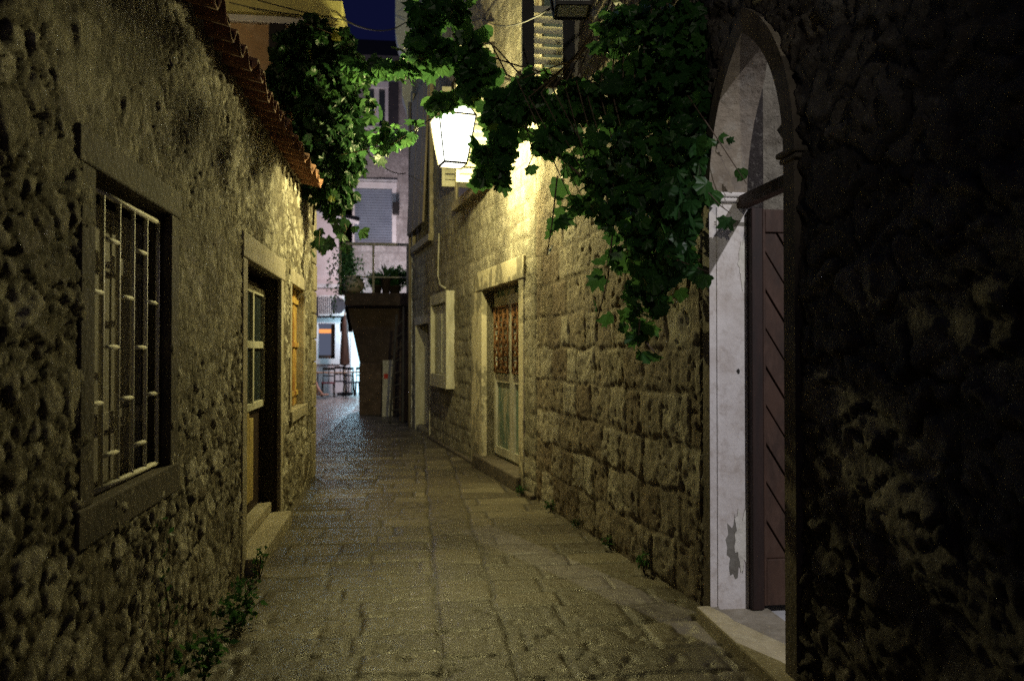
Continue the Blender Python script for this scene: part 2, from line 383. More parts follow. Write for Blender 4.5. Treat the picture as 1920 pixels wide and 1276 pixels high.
tx = np.where(wx <= BL, tx1, np.where(inb, (wx-BL)/.34-.5, tx3)); ty = np.where(wx <= BL, ty1, np.where(inb, ty2, ty3))
k = sm(e, .002, .018)
h = .011*k+.006*k*((hsh(np.floor(i*999), i*0, 5)-.5)*tx*2+(hsh(np.floor(i*999), i*0, 6)-.5)*ty*2)+.006*k*(hsh(np.floor(i*999), i*0, 8)-.5)
h = h+.008*fbm(x*5, y*5, 70, 5)*k+.002*fbm(x*28, y*28, 71, 3)-.016
cr = np.abs(fbm(x*1.7, y*1.7, 90, 4)); crack = 1-sm(cr, .003, .012); h = h-.004*crack
# worn pits
pit = np.clip(fbm(x*14, y*14, 95, 3)-.22, 0, 1)*sm(-np.abs(y-3.4), -1.6, -.3); h = h-.05*pit
P = np.stack([x, y, h], -1)
o = grid_mesh('paving', P, np.ones((len(xs)-1, len(ys)-1), bool), i, np.clip(1.3*(1-sm(e, .004, .018))+.5*crack, 0, 1), M['paving'])
tag(o, kind='structure')
m, nt = mat('plaza slabs'); v = obvec(nt)
bk = nt.nodes.new('ShaderNodeTexBrick'); nt.links.new(v, bk.inputs['Vector']); bk.inputs['Scale'].default_value = 1
bk.inputs['Color1'].default_value = (.34,.33,.31,1); bk.inputs['Color2'].default_value = (.24,.23,.22,1); bk.inputs['Mortar'].default_value = (.06,.055,.05,1)
bk.inputs['Mortar Size'].default_value = .012; bk.inputs['Brick Width'].default_value = .7; bk.inputs['Row Height'].default_value = .4
finish(nt, mixc(nt, ramp(nt, noise(nt, 3, 5, .6, v), [(.35, 0), (.7, .5)]), bk.outputs[0], (.14,.13,.12)), ramp(nt, noise(nt, 4, 4, .6, v), [(.3, .2), (.7, .42)]), noise(nt, 8, 5, .6, v), .4, .02, .5)
mb = MB(); mb.add([(-60,-60,-.045),(60,-60,-.045),(60,20.6,-.045),(-60,20.6,-.045)], [(0,1,2,3)])
mb.add([(-200,20.6,-.045),(200,20.6,-.045),(200,400,-.045),(-200,400,-.045)], [(0,1,2,3)])
tag(mb.build('ground', m), kind='structure')
# ================================================================== LEFT HOUSE
WL = Wall((-1.0,0), (-1.19,9), 1)          # d>0 points into the alley
yL = WL.sY
house = thing('stone_house', (-2.5,4.5,0), 'low rubble stone house with clay tile eave and barred window, left of the alley', 'house')
w1 = (yL(2.70), yL(3.56), .95, 2.05); d1 = (yL(5.27), yL(6.74), -.1, 2.055); w2 = (yL(7.38), yL(8.32), .90, 2.08)
st = rubble(.17, .115, .013, .15, .008, 2.8, .95, .08, .055, .009)
relief('wall', WL, yL(1.3), yL(9.4), -.1, 3.3, [w1, d1, w2], st, 3, M['left_stone'], house, .0125, .22)
mb = MB(); WL.box(mb, yL(-5), yL(1.3), -.3, 0, -.1, 3.3)          # plain continuation of the wall behind the camera
mb.build('side_wall', M['dressed_dark'], house)
# window surround
win = MB(); a, b, z0, z1 = w1
def surround(W, h, jw, proud, inn, mat_, parent, name='frame', sill=.12, lint=.14, bevel=.008, sp=.02):
    m_ = MB(); a, b, z0, z1 = h
    W.box(m_, a-jw, a+.001, -inn, proud, z0, z1); W.box(m_, b-.001, b+jw, -inn, proud*.8, z0, z1)
    W.box(m_, a-jw-.02, b+jw+.02, -inn, proud*1.15, z1+.001, z1+lint)
    if sill: W.box(m_, a-jw-.015, b+jw+.015, -inn, proud+sp, z0-sill, z0-.001)
    return m_.build(name, mat_, parent, bevel)
wo = surround(WL, w1, .12, .008, .2, M['dressed_dark'], house, 'window', .13, .12, .008, .004)
sh = MB()
for k in range(7):
    a0 = a+.0+k*(b-a)/7; WL.box(sh, a0+.002, a0+(b-a)/7-.004, -.14, -.115-.004*(k % 2), z0, z1-.05)
for zz in (z0+.2, z1-.3): WL.box(sh, a, b, -.114, -.10, zz, zz+.07)
sh.build('shutter', plain('greyish painted boards', (.42,.39,.35), (.28,.25,.22), 6, .7, .5, .005, stretch=(4,4,.5)), wo, .003)
bk_ = MB(); WL.box(bk_, a-.05, b+.05, -.26, -.235, z0-.05, z1+.05); bk_.build('interior', M['dark'], wo)
g = MB(); nb = 5; gd = -.035; ga, gb = a+.015, b-.06
xsb = [ga+(gb-ga)*k/nb for k in range(nb+1)]
for k, xx in enumerate(xsb):
    g.tube([WL.pt(xx, gd, z0+.02), WL.pt(xx, gd, z1-.045)], .0088, 6)
for zz in (z0+.02, z1-.045): g.tube([WL.pt(ga, gd, zz), WL.pt(gb, gd, zz)], .011, 6)
for k in range(nb):
    base = .13 if k % 2 else .32
    for q in range(5):
        zz = z0+base+q*.385
        if zz < z1-.08:
            g.tube([WL.pt(xsb[k], gd, zz), WL.pt(xsb[k+1], gd, zz)], .009, 6)
g.build('grille', M['grey_iron'], wo, 0, True)
# door
a, b, z0, z1 = d1
fr = MB(); jw = .13
WL.box(fr, a-.15, a, -.03, .012, -.1, z1); WL.box(fr, b, b+jw, -.03, .012, -.1, z1); WL.box(fr, a-.17, b+jw+.05, -.05, .018, z1+.001, z1+.17)
dr = thing  # (placeholder name kept local)
door = MB(); dd = -.155
WL.box(door, a+.02, b-.02, dd-.05, dd, .2, z1-.05)
door = door.build('door', M['red_wood'], house, .004)
fr.build('door_frame', M['dressed'], door, .01)
rv = MB(); WL.box(rv, b, b+.02, -.3, -.0, .02, z1); WL.box(rv, a-.02, a, -.3, -.03, .02, z1); WL.box(rv, a, b, -.3, -.052, z1-.0005, z1+.02)
rv.build('door_reveal', M['red_wood'], door)
gl = MB(); zt, zm, zb = 1.93, 1.50, 1.02
la, lb = a+.45, b-.035
for p in (la, (la+lb)/2, lb): WL.box(gl, p-.028, p+.028, dd, dd+.035, zb, zt)
for zz in (zt, zm, zb): WL.box(gl, la, lb, dd, dd+.032, zz-.028, zz+.028)
gl.build('window_frame', M['cream_paint'], door, .004)
pn = MB(); WL.box(pn, la, lb, dd, dd+.012, zb, zt); pn.build('pane', M['glass'], door)
bd_ = MB()
for k in range(4): WL.box(bd_, a+.3+k*.17, a+.3+k*.17+.165, dd, dd+.03, .3, .98-.05*(k % 2))
bd_.build('lower_panel', M['ochre_board'], door, .004)
kn = MB(); WL.box(kn, la-.16, la-.1, dd, dd+.02, .95, 1.12); kn.tube([WL.pt(la-.13, dd, 1.06), WL.pt(la-.13, dd+.07, 1.06), WL.pt(la-.03, dd+.07, 1.05)], .01); kn.build('handle', M['iron'], door)
stp = MB(); WL.box(stp, a-.05, b+.03, -.3, .10, -.1, .10); WL.box(stp, a+.02, b-.02, -.3, -.06, .101, .19)
stp.build('doorstep', M['dressed'], house, .015)
# second window with rusty shutter
a, b, z0, z1 = w2
wo2 = surround(WL, w2, .10, .014, .15, M['dressed'], house, 'window', .11, .13)
s2 = MB()
for k in range(6): WL.box(s2, a+k*(b-a)/6+.003, a+(k+1)*(b-a)/6-.003, -.09, -.06-.006*(k % 2), z0, z1)
for zz in (z0+.1, (z0+z1)/2, z1-.15): WL.box(s2, a, b, -.06, -.045, zz, zz+.05)
s2.build('shutter', M['rust_paint'], wo2, .003, label='yellow shutter streaked with rust')
# corner quoins
q = MB(); zz = -.1; k = 0
while zz < 3.35:
    hh = .26+.08*random.random(); ln = .34 if k % 2 else .2
    WL.box(q, yL(9.42)-ln, yL(9.42), -.3, .022+.008*random.random(), zz, zz+hh-.008); zz += hh; k += 1
q.build('corner_stones', M['dressed'], house, .015)
# body behind (turns away to the left)
mb = MB(); cx, cy = -1.44, 9.36
mb.prism([(-1.5,9.4),(-2.3,13),(-7,13),(-7,9.4)], lambda u, v, w: (u, v, w), -.1, 3.3)
mb.box(-7, -6.7, -4.5, 9.4, -.1, 3.3)
mb.build('rear_wall', M['dressed'], house)
# clay tile roof: S profile along Y
def roof_tiles(y0, y1):
    m_ = MB(); per = .2; ny = int((y1-y0)/per*14); rows = 5; sl = math.tan(R(17))
    for r in range(rows):
        xa = .0+r*.34; xb = xa+.42; rs = .012*random.random()
        up0 = xa*sl+.03; up1 = xb*sl
        vs = []; fs = []; n_ = ny+1
        for (uu, hh) in ((xa, up0), ((xa+xb)/2, (up0+up1)/2), (xb, up1)):
            for th in (0, -.016):
                for k in range(n_):
                    yy = y0+(y1-y0)*k/ny; ph = (yy/per) % 1.
                    tile = math.floor(yy/per); jx = (hsh(np.array([tile]), np.array([r]), 4)[0]-.5)*.045; jz = (hsh(np.array([tile]), np.array([r]), 9)[0]-.5)*.012
                    w = .044*math.tanh(1.7*math.sin(2*math.pi*ph))/.935
                    xe = (-.93-.0025*(yy-4))-uu+jx
                    vs.append((xe, yy, 3.085+hh+w+th+jz))
        def id_(i, t, k): return (i*2+t)*n_+k
        for k in range(ny):
            for i in (0, 1):
                fs.append((id_(i,0,k), id_(i,0,k+1), id_(i+1,0,k+1), id_(i+1,0,k)))
                fs.append((id_(i,1,k), id_(i+1,1,k), id_(i+1,1,k+1), id_(i,1,k+1)))
            fs.append((id_(0,0,k), id_(0,1,k), id_(0,1,k+1), id_(0,0,k+1)))
            fs.append((id_(2,0,k), id_(2,0,k+1), id_(2,1,k+1), id_(2,1,k)))
        m_.add(vs, fs)
    return m_
rf = roof_tiles(.0, 7.85).build('roof', M['terracotta'], house, 0, True)
u = MB(); sl = math.tan(R(17))
for ya, yb in ((-5, 7.8),):
    u.hexa([(-1.12,ya,3.09),(-1.12,yb,3.09),(-3.0,yb,3.09+1.88*sl),(-3.0,ya,3.09+1.88*sl),(-1.12,ya,3.13),(-1.12,yb,3.13),(-3.0,yb,3.13+1.88*sl),(-3.0,ya,3.13+1.88*sl)])
u.build('roof_boards', M['grey_wood'], rf)
# ================================================================== TALL HOUSE behind it
tall = thing('tall_house', (-2.4,9.5,3.3), 'brown plastered upper house with yellow cornice rising behind the tiled roof', 'house')
mb = MB()
mb.prism([(-1.22,8.62),(-1.2,9.4),(-2.3,13),(-7,13),(-7,8.62)], lambda u, v, w: (u, v, w), 3.3, 5.06)
mb.build('wall', M['brown_plaster'], tall)
mb = MB(); mb.prism([(-.80,8.5),(-.80,9.4),(-2.0,13.1),(-7,13.1),(-7,8.5)], lambda u, v, w: (u, v, w), 5.07, 5.25)
cn = mb.build('cornice', M['yellow_plaster'], tall, .01)
mb = MB(); mb.prism([(-.98,8.56),(-1.0,9.4),(-2.1,13.1),(-7,13.1),(-7,8.56)], lambda u, v, w: (u, v, w), 4.99, 5.069)
mb.build('moulding', M['white_plaster'], cn, .01)
mb = MB(); px = at(520,100,8.5).x
mb.tube([(px,8.55,3.3),(px,8.55,4.85)], .05, 12)
dp = mb.build('drainpipe', M['iron'], tall, 0, True)
mb = MB(); mb.box(px-.085, px+.085, 8.46, 8.61, 4.66, 4.95); mb.build('hopper', M['iron'], dp, .01)
# ================================================================== RIGHT: ARCH HOUSE
AX = 1.62
WA = Wall((AX,0), (AX,4.25), -1)
arch_h = thing('stone_house', (2.6,1.5,0), 'dark rough stone house with a pointed arch doorway, nearest on the right', 'house')
YN, YF, SPR, APX = 3.2, 4.06, 2.30, 3.02
def arch_outline(grow, n=14):
    """pointed arch outline from near foot over the apex to the far foot, grown outwards"""
    w = (YF-YN)/2+grow; c = (YF+YN)/2; hh = APX-SPR+grow*1.25
    rr = (hh*hh+w*w)/(2*w)     # circle centred on the springing line
    pts = [(c-w, 0.0)]
    for k in range(n+1):
        zz = hh*math.sin(math.pi/2*k/n) if k < n else hh
        xx = math.sqrt(max(rr*rr-zz*zz, 0))-(rr-w)
        pts.append((c-xx, SPR+zz))
    left = pts; right = [(2*c-p[0], p[1]) for p in reversed(left[:-1])]
    return left+right
def arch_mask(s, z):
    yy = s; g = .08; w = (YF-YN)/2+g; c = (YF+YN)/2; hh = APX-SPR+g*1.25; rr = (hh*hh+w*w)/(2*w)
    zz = np.clip(z-SPR, 0, None); xx = np.sqrt(np.clip(rr*rr-zz*zz, 0, None))-(rr-w)
    return (np.abs(yy-c) < xx) & (z < SPR+hh)
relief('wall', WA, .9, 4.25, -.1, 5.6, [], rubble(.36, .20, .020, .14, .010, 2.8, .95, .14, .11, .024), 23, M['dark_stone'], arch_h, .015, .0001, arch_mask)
mb = MB()   # masonry behind the facing, splayed on its inner side
mb.prism([(AX+.05,-12),(AX+.05,3.05),(AX+.10,3.10),(AX+.3,2.2),(AX+.3,-12)], lambda u, v, w: (u, v, w), -.1, 9.0)
mb.prism([(AX+.05,4.2),(AX+.35,4.2),(AX+.35,4.28),(AX+.05,4.28)], lambda u, v, w: (u, v, w), -.1, 9.0)
mb.box(AX+.05, AX+.18, 3.05, 4.2, 3.2, 9.0)
mb.box(AX-.001, AX+.04, -12, .9, -.1, 9.0)
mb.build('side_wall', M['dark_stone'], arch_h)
# courtyard walls seen through the opening
def sheet_wall(name, W, a0, a1, z0, z1, style, seed, mt, parent, step=.03, thick=.2, holes=[]):
    return relief(name, W, a0, a1, z0, z1, holes, style, seed, mt, parent, step, thick)
WC = Wall((1.95,4.5), (4.6,4.5), 1)
sheet_wall('courtyard_wall', WC, 0, 2.6, -.1, 4.2, ashlar(.3,.5,.03,.03,.02), 61, M['far_stone'], arch_h, .03)
ino = arch_outline(0); outo = arch_outline(.10)
m_ = MB(); x0_, x1_ = AX-.028, AX+.19
n = len(ino); vs = []
for (yi, zi), (yo, zo) in zip(ino, outo):
    yo2, zo2 = yo, zo
    xb_ = AX+.05+.14*min(1, max(0, (yi-YN)/(YF-YN)*1.6-.2)); vs += [(x0_, yi, zi), (x0_, yo2, zo2), (xb_, yo2, zo2), (xb_, yi, zi)]
fs = []
for i in range(n-1):
    for q in range(4): fs.append((i*4+q, i*4+(q+1) % 4, (i+1)*4+(q+1) % 4, (i+1)*4+q))
fs += [(0,1,2,3), ((n-1)*4+3, (n-1)*4+2, (n-1)*4+1, (n-1)*4)]
m_.add(vs, fs)
archway = m_.build('archway', M['dressed_dark'], arch_h)
archway.data.materials.append(M['jamb'])
archway.data.materials.append(plain('stained arch stone', (.27,.23,.18), (.13,.105,.08), 4, .85, .8, .012, thr=(.35,.7), c3=(.33,.31,.27)))
for p_ in archway.data.polygons:
    c_ = p_.center+OFF[archway]
    if 0: pass
    elif x0_+.02 < c_.x < x1_-.01 and (abs(p_.normal.y) > .5 or p_.normal.z < 0) and YN-.001 <= c_.y <= YF+.001 and c_.z < APX: p_.material_index = 1 if c_.z < SPR else 2
for yc, sgn in ((YN, -1), (YF, 1)):
    m_ = MB()   # impost moulding
    ya, yb = (yc-.14, yc+.035) if sgn < 0 else (yc-.035, yc+.14)
    m_.box(x0_-.022, x1_+.005, ya, yb, SPR-.01, SPR+.018); m_.box(x0_-.01, x1_+.002, ya+(.01), yb-(.01), SPR-.035, SPR-.011)
    m_.build('impost', M['jamb'] if sgn > 0 else M['dressed_dark'], archway, .01)
m_ = MB()   # little corbel on the near side above the impost
m_.lathe((AX+.08, YN+.03, SPR+.06), [(.03,0),(.08,.03),(.11,.08),(.07,.13),(.04,.2)], 12)
m_.build('corbel', M['dressed_dark'], archway, 0, True)
m_ = MB(); m_.box(AX+.13, AX+.195, YN-.02, YF+.02, SPR-.065, SPR+.0)
m_.build('transom', M['brown_wood'], archway, .006)
def scar(cx, cz, rx, rz, mt, seed, th):
    rr_ = random.Random(seed); m_ = MB(); pts = []
    for k in range(26):
        a_ = 2*math.pi*k/26; q_ = .65+.6*rr_.random(); pts.append((min(max(cx+rx*q_*math.cos(a_), AX+.0), AX+.185), cz+rz*q_*math.sin(a_)))
    m_.prism(pts, lambda u, v, w: (u, w, v), YF-th, YF+.01); m_.build('plaster_scar', mt, archway)
GREYP = plain('bare grey plaster', (.20,.19,.165), (.13,.12,.10), 14, .9, .8, .01); PALEP = plain('flaked pale lime', (.62,.60,.54), (.48,.46,.40), 12, .85, .8, .01)
scar(AX+.12, .38, .055, .16, GREYP, 3, .0015); scar(AX+.15, .42, .045, .15, PALEP, 5, .004)
scar(AX+.165, 1.93, .03, .13, PALEP, 8, .003); scar(AX+.135, 1.34, .010, .014, M['dark'], 9, .002); scar(AX+.09, 2.15, .10, .018, GREYP, 10, .0015)
m_ = MB(); m_.box(AX+.012, AX+.022, YF-.006, YF+.01, .06, SPR-.06); m_.build('edge_bead', M['jamb'], archway, .002)
ths = MB(); ths.box(AX-.10, AX+.02, YN-.55, YF+.03, -.1, .06); 
ths.box(AX+.021, AX+.30, YN-.02, YF+.02, -.1, .045)
ths.build('threshold', M['dressed'], arch_h, .012)
# open door leaf, hinged at the far jamb, facing the camera
yl = YF-.02
lf = MB(); lf.box(AX+.19, AX+.255, yl-.035, yl+.05, .05, SPR-.07)
leaf = lf.build('door', M['red_wood'], arch_h, .005)
st_ = MB()
for (xa, xb) in ((AX+.256, AX+.272), (AX+.98, AX+1.03)): st_.box(xa, xb, yl-.03, yl+.02, .07, SPR-.075)
for (za, zb) in ((.07, .32), (SPR-.2, SPR-.075)): st_.box(AX+.273, AX+.979, yl-.026, yl+.02, za, zb)
st_.build('door_rail', M['brown_wood'], leaf, .004)
pl = MB(); xa, xb = AX+.273, AX+.979; wz = .21
for k in range(-2, 20):
    # boards sloping down to the right
    z_l = .32+k*wz; sl_ = -1.6*(xb-xa)
    p_ = [(xa, z_l+.008), (xa, z_l+wz-.008), (xb, z_l+wz-.008+sl_), (xb, z_l+.008+sl_)]
    # clip to the panel
    def clip(poly, zc, keep_above):
        out = []
        for i in range(len(poly)):
            A_, B_ = poly[i], poly[(i+1) % len(poly)]
            ia = (A_[1] >= zc) == keep_above; ib = (B_[1] >= zc) == keep_above
            if ia: out.append(A_)
            if ia != ib:
                t_ = (zc-A_[1])/(B_[1]-A_[1]); out.append((A_[0]+(B_[0]-A_[0])*t_, zc))
        return out
    p_ = clip(p_, .322, True)
    if len(p_) > 2: p_ = clip(p_, SPR-.202, False)
    if len(p_) > 2:
        dy = .004*(k % 2); pl.prism(p_, lambda u, v, w: (u, w, v), yl-.012-dy, yl+.01)
pl.build('door_boards', M['brown_wood'], leaf, .003)
m_ = MB(); m_.box(AX+.262, AX+1.03, yl+.021, yl+.03, .07, SPR-.075); m_.build('door_back', M['dark'], leaf)
mb = MB(); mb.box(AX+.31, AX+3.2, -3, 4.5, -.1, .02)
tag(mb.build('courtyard_floor', M['white_plaster']), kind='structure')
# ================================================================== RIGHT: MIDDLE HOUSE (big blocks)
WB = Wall((1.62,4.25), (1.17,7.5), -1)
h2 = thing('stone_house', (2.6,6.2,0), 'weathered block stone house carrying the grapevine, right side of the alley', 'house')
yB = WB.sY
relief('wall', WB, 0, WB.L, -.1, 6.2, [], ashlar(.30, .36, .010, .03, .020, .045), 33, M['mid_stone'], h2, .014, .25)
mb = MB(); mb.prism([(1.95,4.3),(1.5,7.5),(5,7.5),(5,4.3)], lambda u, v, w: (u, v, w), 3.4, 6.2); mb.build('rear_wall', M['mid_stone'], h2)
# window with an opened louvred shutter, high up
wn = MB(); a, b = yB(6.35), yB(7.15); z0, z1 = 3.75, 5.3
WB.box(wn, a-.08, a, -.02, .05, z0, z1); WB.box(wn, b, b+.08, -.02, .05, z0, z1); WB.box(wn, a-.1, b+.1, -.02, .07, z0-.1, z0-.001); WB.box(wn, a-.1, b+.1, -.02, .06, z1+.001, z1+.1)
wn = wn.build('window', M['dressed'], h2, .008)
pn = MB(); WB.box(pn, a, b, -.02, .034, z0, z1); pn.build('pane', M['glass'], wn)
def louvre(name, x0, x1, Y, z0, z1, mfr, msl, parent, pitch=.075, depth=.04, fr_=.05):
    """louvred shutter leaf facing -Y"""
    f_ = MB(); f_.box(x0, x0+fr_, Y, Y+depth, z0, z1); f_.box(x1-fr_, x1, Y, Y+depth, z0, z1)
    mids = [z0, (z0+z1)/2-.04, z1-.09]
    for zz in mids: f_.box(x0+fr_, x1-fr_, Y+.002, Y+depth-.002, zz, zz+.09)
    so = f_.build(name, mfr, parent, .004)
    zm_ = (z0+z1)/2
    for lo, hi in ((z0+.10, zm_-.1), (zm_+.06, z1-.13)):
      s_ = MB(); zz = lo
      while zz < hi:
        s_.hexa([(x0+fr_,Y+.002,zz),(x1-fr_,Y+.002,zz),(x1-fr_,Y+.030,zz+.062),(x0+fr_,Y+.030,zz+.062),
                     (x0+fr_,Y-.004,zz+.008),(x1-fr_,Y-.004,zz+.008),(x1-fr_,Y+.022,zz+.070),(x0+fr_,Y+.022,zz+.070)])
        zz += pitch
      s_.build('slats', msl, so)
    return so
louvre('shutter', .86, 1.30, 6.25, 3.62, 5.2, M['dark_slate'], plain('lightened cream slats', (.80,.77,.62), (.66,.63,.5), 6, .5, .2, .003), wn, .085, .045, .10)  # pale slat colour makes up for lamplight missing on this leaf
# ================================================================== RIGHT: FAR HOUSE
WD = Wall((1.17,7.5), (-.08,15.0), -1); yD = WD.sY
h3 = thing('stone_house', (1.8,11,0), 'tall grey stone house with rusty grille door and white shutters', 'house')
d2 = (yD(8.03), yD(9.56), .1, 2.19); d3 = (yD(13.15), yD(14.5), .1, 1.93)
relief('wall', WD, .0, WD.L, -.1, 9.0, [d2, d3], ashlar(.20, .27, .012, .028, .016, .04), 43, M['far_stone'], h3, .026, .25)
mb = MB(); mb.prism([(1.5,7.52),(.3,15),(5,15),(5,7.52)], lambda u, v, w: (u, v, w), -.1, 9.0); mb.build('rear_wall', M['far_stone'], h3)
# plaster band around the grille door
a, b, z0, z1 = d2
pb = MB(); WD.box(pb, b, b+.55, -.2, .02, -.1, 2.2); WD.box(pb, a-.16, a, -.2, .02, -.1, 2.2)
WD.box(pb, a-.2, b+.3, -.2, .03, 2.201, 2.44)
dS = -.17
dm = MB(); WD.box(dm, a, b, dS-.05, dS, .16, z1)
door2 = dm.build('door', M['teal_paint'], h3, .004, label='double door with rusty grille above peeling green panels')
pb.build('door_frame', M['plaster_peel'], door2, .01)
f_ = MB(); mid = (a+b)/2
for p, w_ in ((a+.04, .04), (mid-.03, .05), (mid+.06, .03), (b-.04, .04)): WD.box(f_, p-w_, p+w_, dS, dS+.03, .2, z1-.02)
for zz, w_ in ((.24, .05), (1.12, .05), (z1-.14, .06)): WD.box(f_, a, b, dS, dS+.024, zz-w_, zz+w_)
f_.build('door_rail', M['old_white'], door2, .004)
gr = MB()
for (ga, gb) in ((a+.09, mid-.09), (mid+.10, b-.09)):
    zb, zt = 1.2, 1.98; cols = 3
    for k in range(cols+1):
        xx = ga+(gb-ga)*k/cols; gr.tube([WD.pt(xx, dS+.05, zb), WD.pt(xx, dS+.05, zt)], .011, 6)
    for zz in (zb, zt): gr.tube([WD.pt(ga, dS+.05, zz), WD.pt(gb, dS+.05, zz)], .012, 6)
    for k in range(cols):
        for r in range(5):
            cx_ = ga+(gb-ga)*(k+.5)/cols; cz = zb+(zt-zb)*(r+.5)/5; rw = (gb-ga)/cols*.42; rh = .07
            pts = []
            for t_ in range(19):
                A_ = t_/18*2*math.pi*1.35*(1 if (k+r) % 2 else -1); rr = 1-.62*t_/18
                pts.append(WD.pt(cx_+rw*rr*math.cos(A_), dS+.05+.006*math.sin(A_*2), cz+rh*rr*math.sin(A_)))
            gr.tube(pts, .0095, 5)
gr.build('grille', M['rust'], door2, 0, True)
bp = MB(); WD.box(bp, a+.09, b-.09, dS, dS+.008, 1.2, 2.0); bp.build('pane', M['old_white'], door2)
stp = MB(); WD.box(stp, a-.1, b+.3, -.2, .07, -.1, .155)
stp.build('doorstep', M['dressed_dark'], h3, .02)
for s0_, s1_ in ((.02, a-.11), (b+.31, yD(13.1))):
    cu = MB(); WD.box(cu, s0_, s1_, .0, .055, -.1, .045); cu.build('plinth', M['dressed_dark'], h3, .02)
# far small door
a, b, z0, z1 = d3
dm = MB(); WD.box(dm, a, b, -.28, -.22, .1, z1); door3 = dm.build('door', M['grey_wood'], h3, .004)
f_ = MB(); WD.box(f_, b-.02, b+.05, -.22, .02, .0, z1); WD.box(f_, a-.06, a, -.2, .015, .0, z1); WD.box(f_, a-.1, b+.1, -.2, .02, z1+.001, z1+.14)
f_.build('door_frame', M['old_white'], door3, .006)
# white framed window
a, b, z0, z1 = yD(11.22), yD(12.48), .90, 2.33
f_ = MB(); WD.box(f_, a, a+.06, -.02, .12, z0, z1); WD.box(f_, b-.06, b, -.02, .12, z0, z1)
WD.box(f_, a+.061, b-.061, -.02, .118, z1-.16, z1); WD.box(f_, a+.061, b-.061, -.02, .118, z0, z0+.2)
wo = f_.build('window', M['old_white'], h3, .006)
f_ = MB(); c_ = (a+b)/2
WD.box(f_, a+.07, c_-.02, 0, .055, z0+.21, z1-.17); WD.box(f_, c_+.02, b-.07, 0, .055, z0+.21, z1-.17)
f_.build('shutter', M['cream_paint'], wo, .006)
# upper window with two louvred shutters standing open
a, b, z0, z1 = yD(9.15), yD(10.9), 3.55, 5.2
f_ = MB(); WD.box(f_, a-.1, a, -.02, .05, z0, z1); WD.box(f_, b, b+.1, -.02, .05, z0, z1); WD.box(f_, a-.1, b+.1, -.02, .09, z0-.12, z0-.001); WD.box(f_, a-.1, b+.1, -.02, .07, z1+.001, z1+.14)
wo = f_.build('window', M['dressed'], h3, .008)
pn = MB(); WD.box(pn, a, b, -.02, .03, z0, z1); pn.build('pane', M['glass'], wo)
louvre('shutter', .46, .90, 9.0, 3.42, 5.05, M['cream_paint'], M['cream_paint'], wo, .085, .04, .045)
louvre('shutter', .36, .66, 10.95, 3.78, 5.2, M['cream_paint'], M['cream_paint'], wo, .085, .04, .045)
# tall plank shutter, hinged at the top, hanging out at the foot
a, b = yD(12.95), yD(14.6)
f_ = MB(); WD.box(f_, a-.1, a, -.02, .06, 3.4, 6.3); WD.box(f_, b, b+.08, -.02, .06, 3.4, 6.3); WD.box(f_, a-.1, b+.08, -.02, .08, 3.28, 3.399)
wo = f_.build('window', M['dressed'], h3, .008)
s_ = MB()
for k in range(5):
    u0 = a+(b-a)*k/5+.004; u1 = a+(b-a)*(k+1)/5-.004; w = .004*(k % 2)
    s_.hexa([WD.pt(u0,.13+w,3.6), WD.pt(u1,.13+w,3.6), WD.pt(u1,.165+w,3.6), WD.pt(u0,.165+w,3.6), WD.pt(u0,.03+w,6.1), WD.pt(u1,.03+w,6.1), WD.pt(u1,.065+w,6.1), WD.pt(u0,.065+w,6.1)])
s_.build('shutter', M['grey_wood'], wo, .004)
# white corner with corbelled profile
c0 = at(760,0,14.95)
mb = MB(); xr = .3; xl = at(741,0,14.95).x
prof = [(xr,9.0),(xl,9.0),(xl,7.6),(xl+.05,7.35),(xl+.13,7.2),(xl+.13,6.4),(xl+.22,6.1),(xl+.28,5.4),(xl+.30,-.1),(xr,-.1)]
mb.prism(prof, lambda u, v, w: (u, w, v), 15.01, 15.45); mb.build('corner_pilaster', M['white_plaster'], h3, .01)
pp = MB(); p0 = yD(15.0)-.12
pp.tube([WD.pt(p0, .06, .0), WD.pt(p0, .06, 6.2)], .03, 8); pp.build('drainpipe', M['grey_wood'], h3, 0, True)
pp = MB(); pts = [WD.pt(yD(12.2), .03, 3.3), WD.pt(yD(12.3), .03, 2.65), WD.pt(yD(12.1), .03, 2.48), WD.pt(yD(11.7), .03, 2.40)]
pp.tube(pts, .014, 6); pp.build('conduit', M['old_white'], h3, 0, True)
# ================================================================== BALCONY on its vault, end of the right side
bal = thing('balcony', (-.9,18.2,0), 'dark stone balcony on a curved vault and pier at the end of the alley', 'balcony')
Yv = 18.0
pf = [at(650,573,Yv), at(655,600,Yv), at(664,640,Yv), at(674,685,Yv), at(676,705,Yv), at(674,772,Yv)]
poly = [(p.x, p.z) for p in pf]; poly[-1] = (poly[-1][0], -.1)
polyv = poly+[(.3,-.1),(.3,poly[0][1])]
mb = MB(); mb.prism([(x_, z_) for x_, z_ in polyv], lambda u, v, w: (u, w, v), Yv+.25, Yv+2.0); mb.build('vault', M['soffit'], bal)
pr = at(716,700,Yv).x; z_t = at(700,680,Yv).z
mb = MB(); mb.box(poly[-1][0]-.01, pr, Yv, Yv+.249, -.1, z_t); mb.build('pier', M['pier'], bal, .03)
sx0, sx1 = at(646,560,Yv-.2).x, .25
mb = MB(); zb_, zt_ = at(650,572,Yv-.2).z, at(650,548,Yv-.2).z
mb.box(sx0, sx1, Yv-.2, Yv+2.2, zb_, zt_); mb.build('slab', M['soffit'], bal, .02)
mb = MB(); rz_ = at(650,457,Yv-.1).z; 
for xx in (at(638,500,Yv-.1).x, at(700,500,Yv-.1).x, at(764,500,Yv-.1).x): mb.box(xx-.025, xx+.025, Yv-.12, Yv-.07, zt_, rz_)
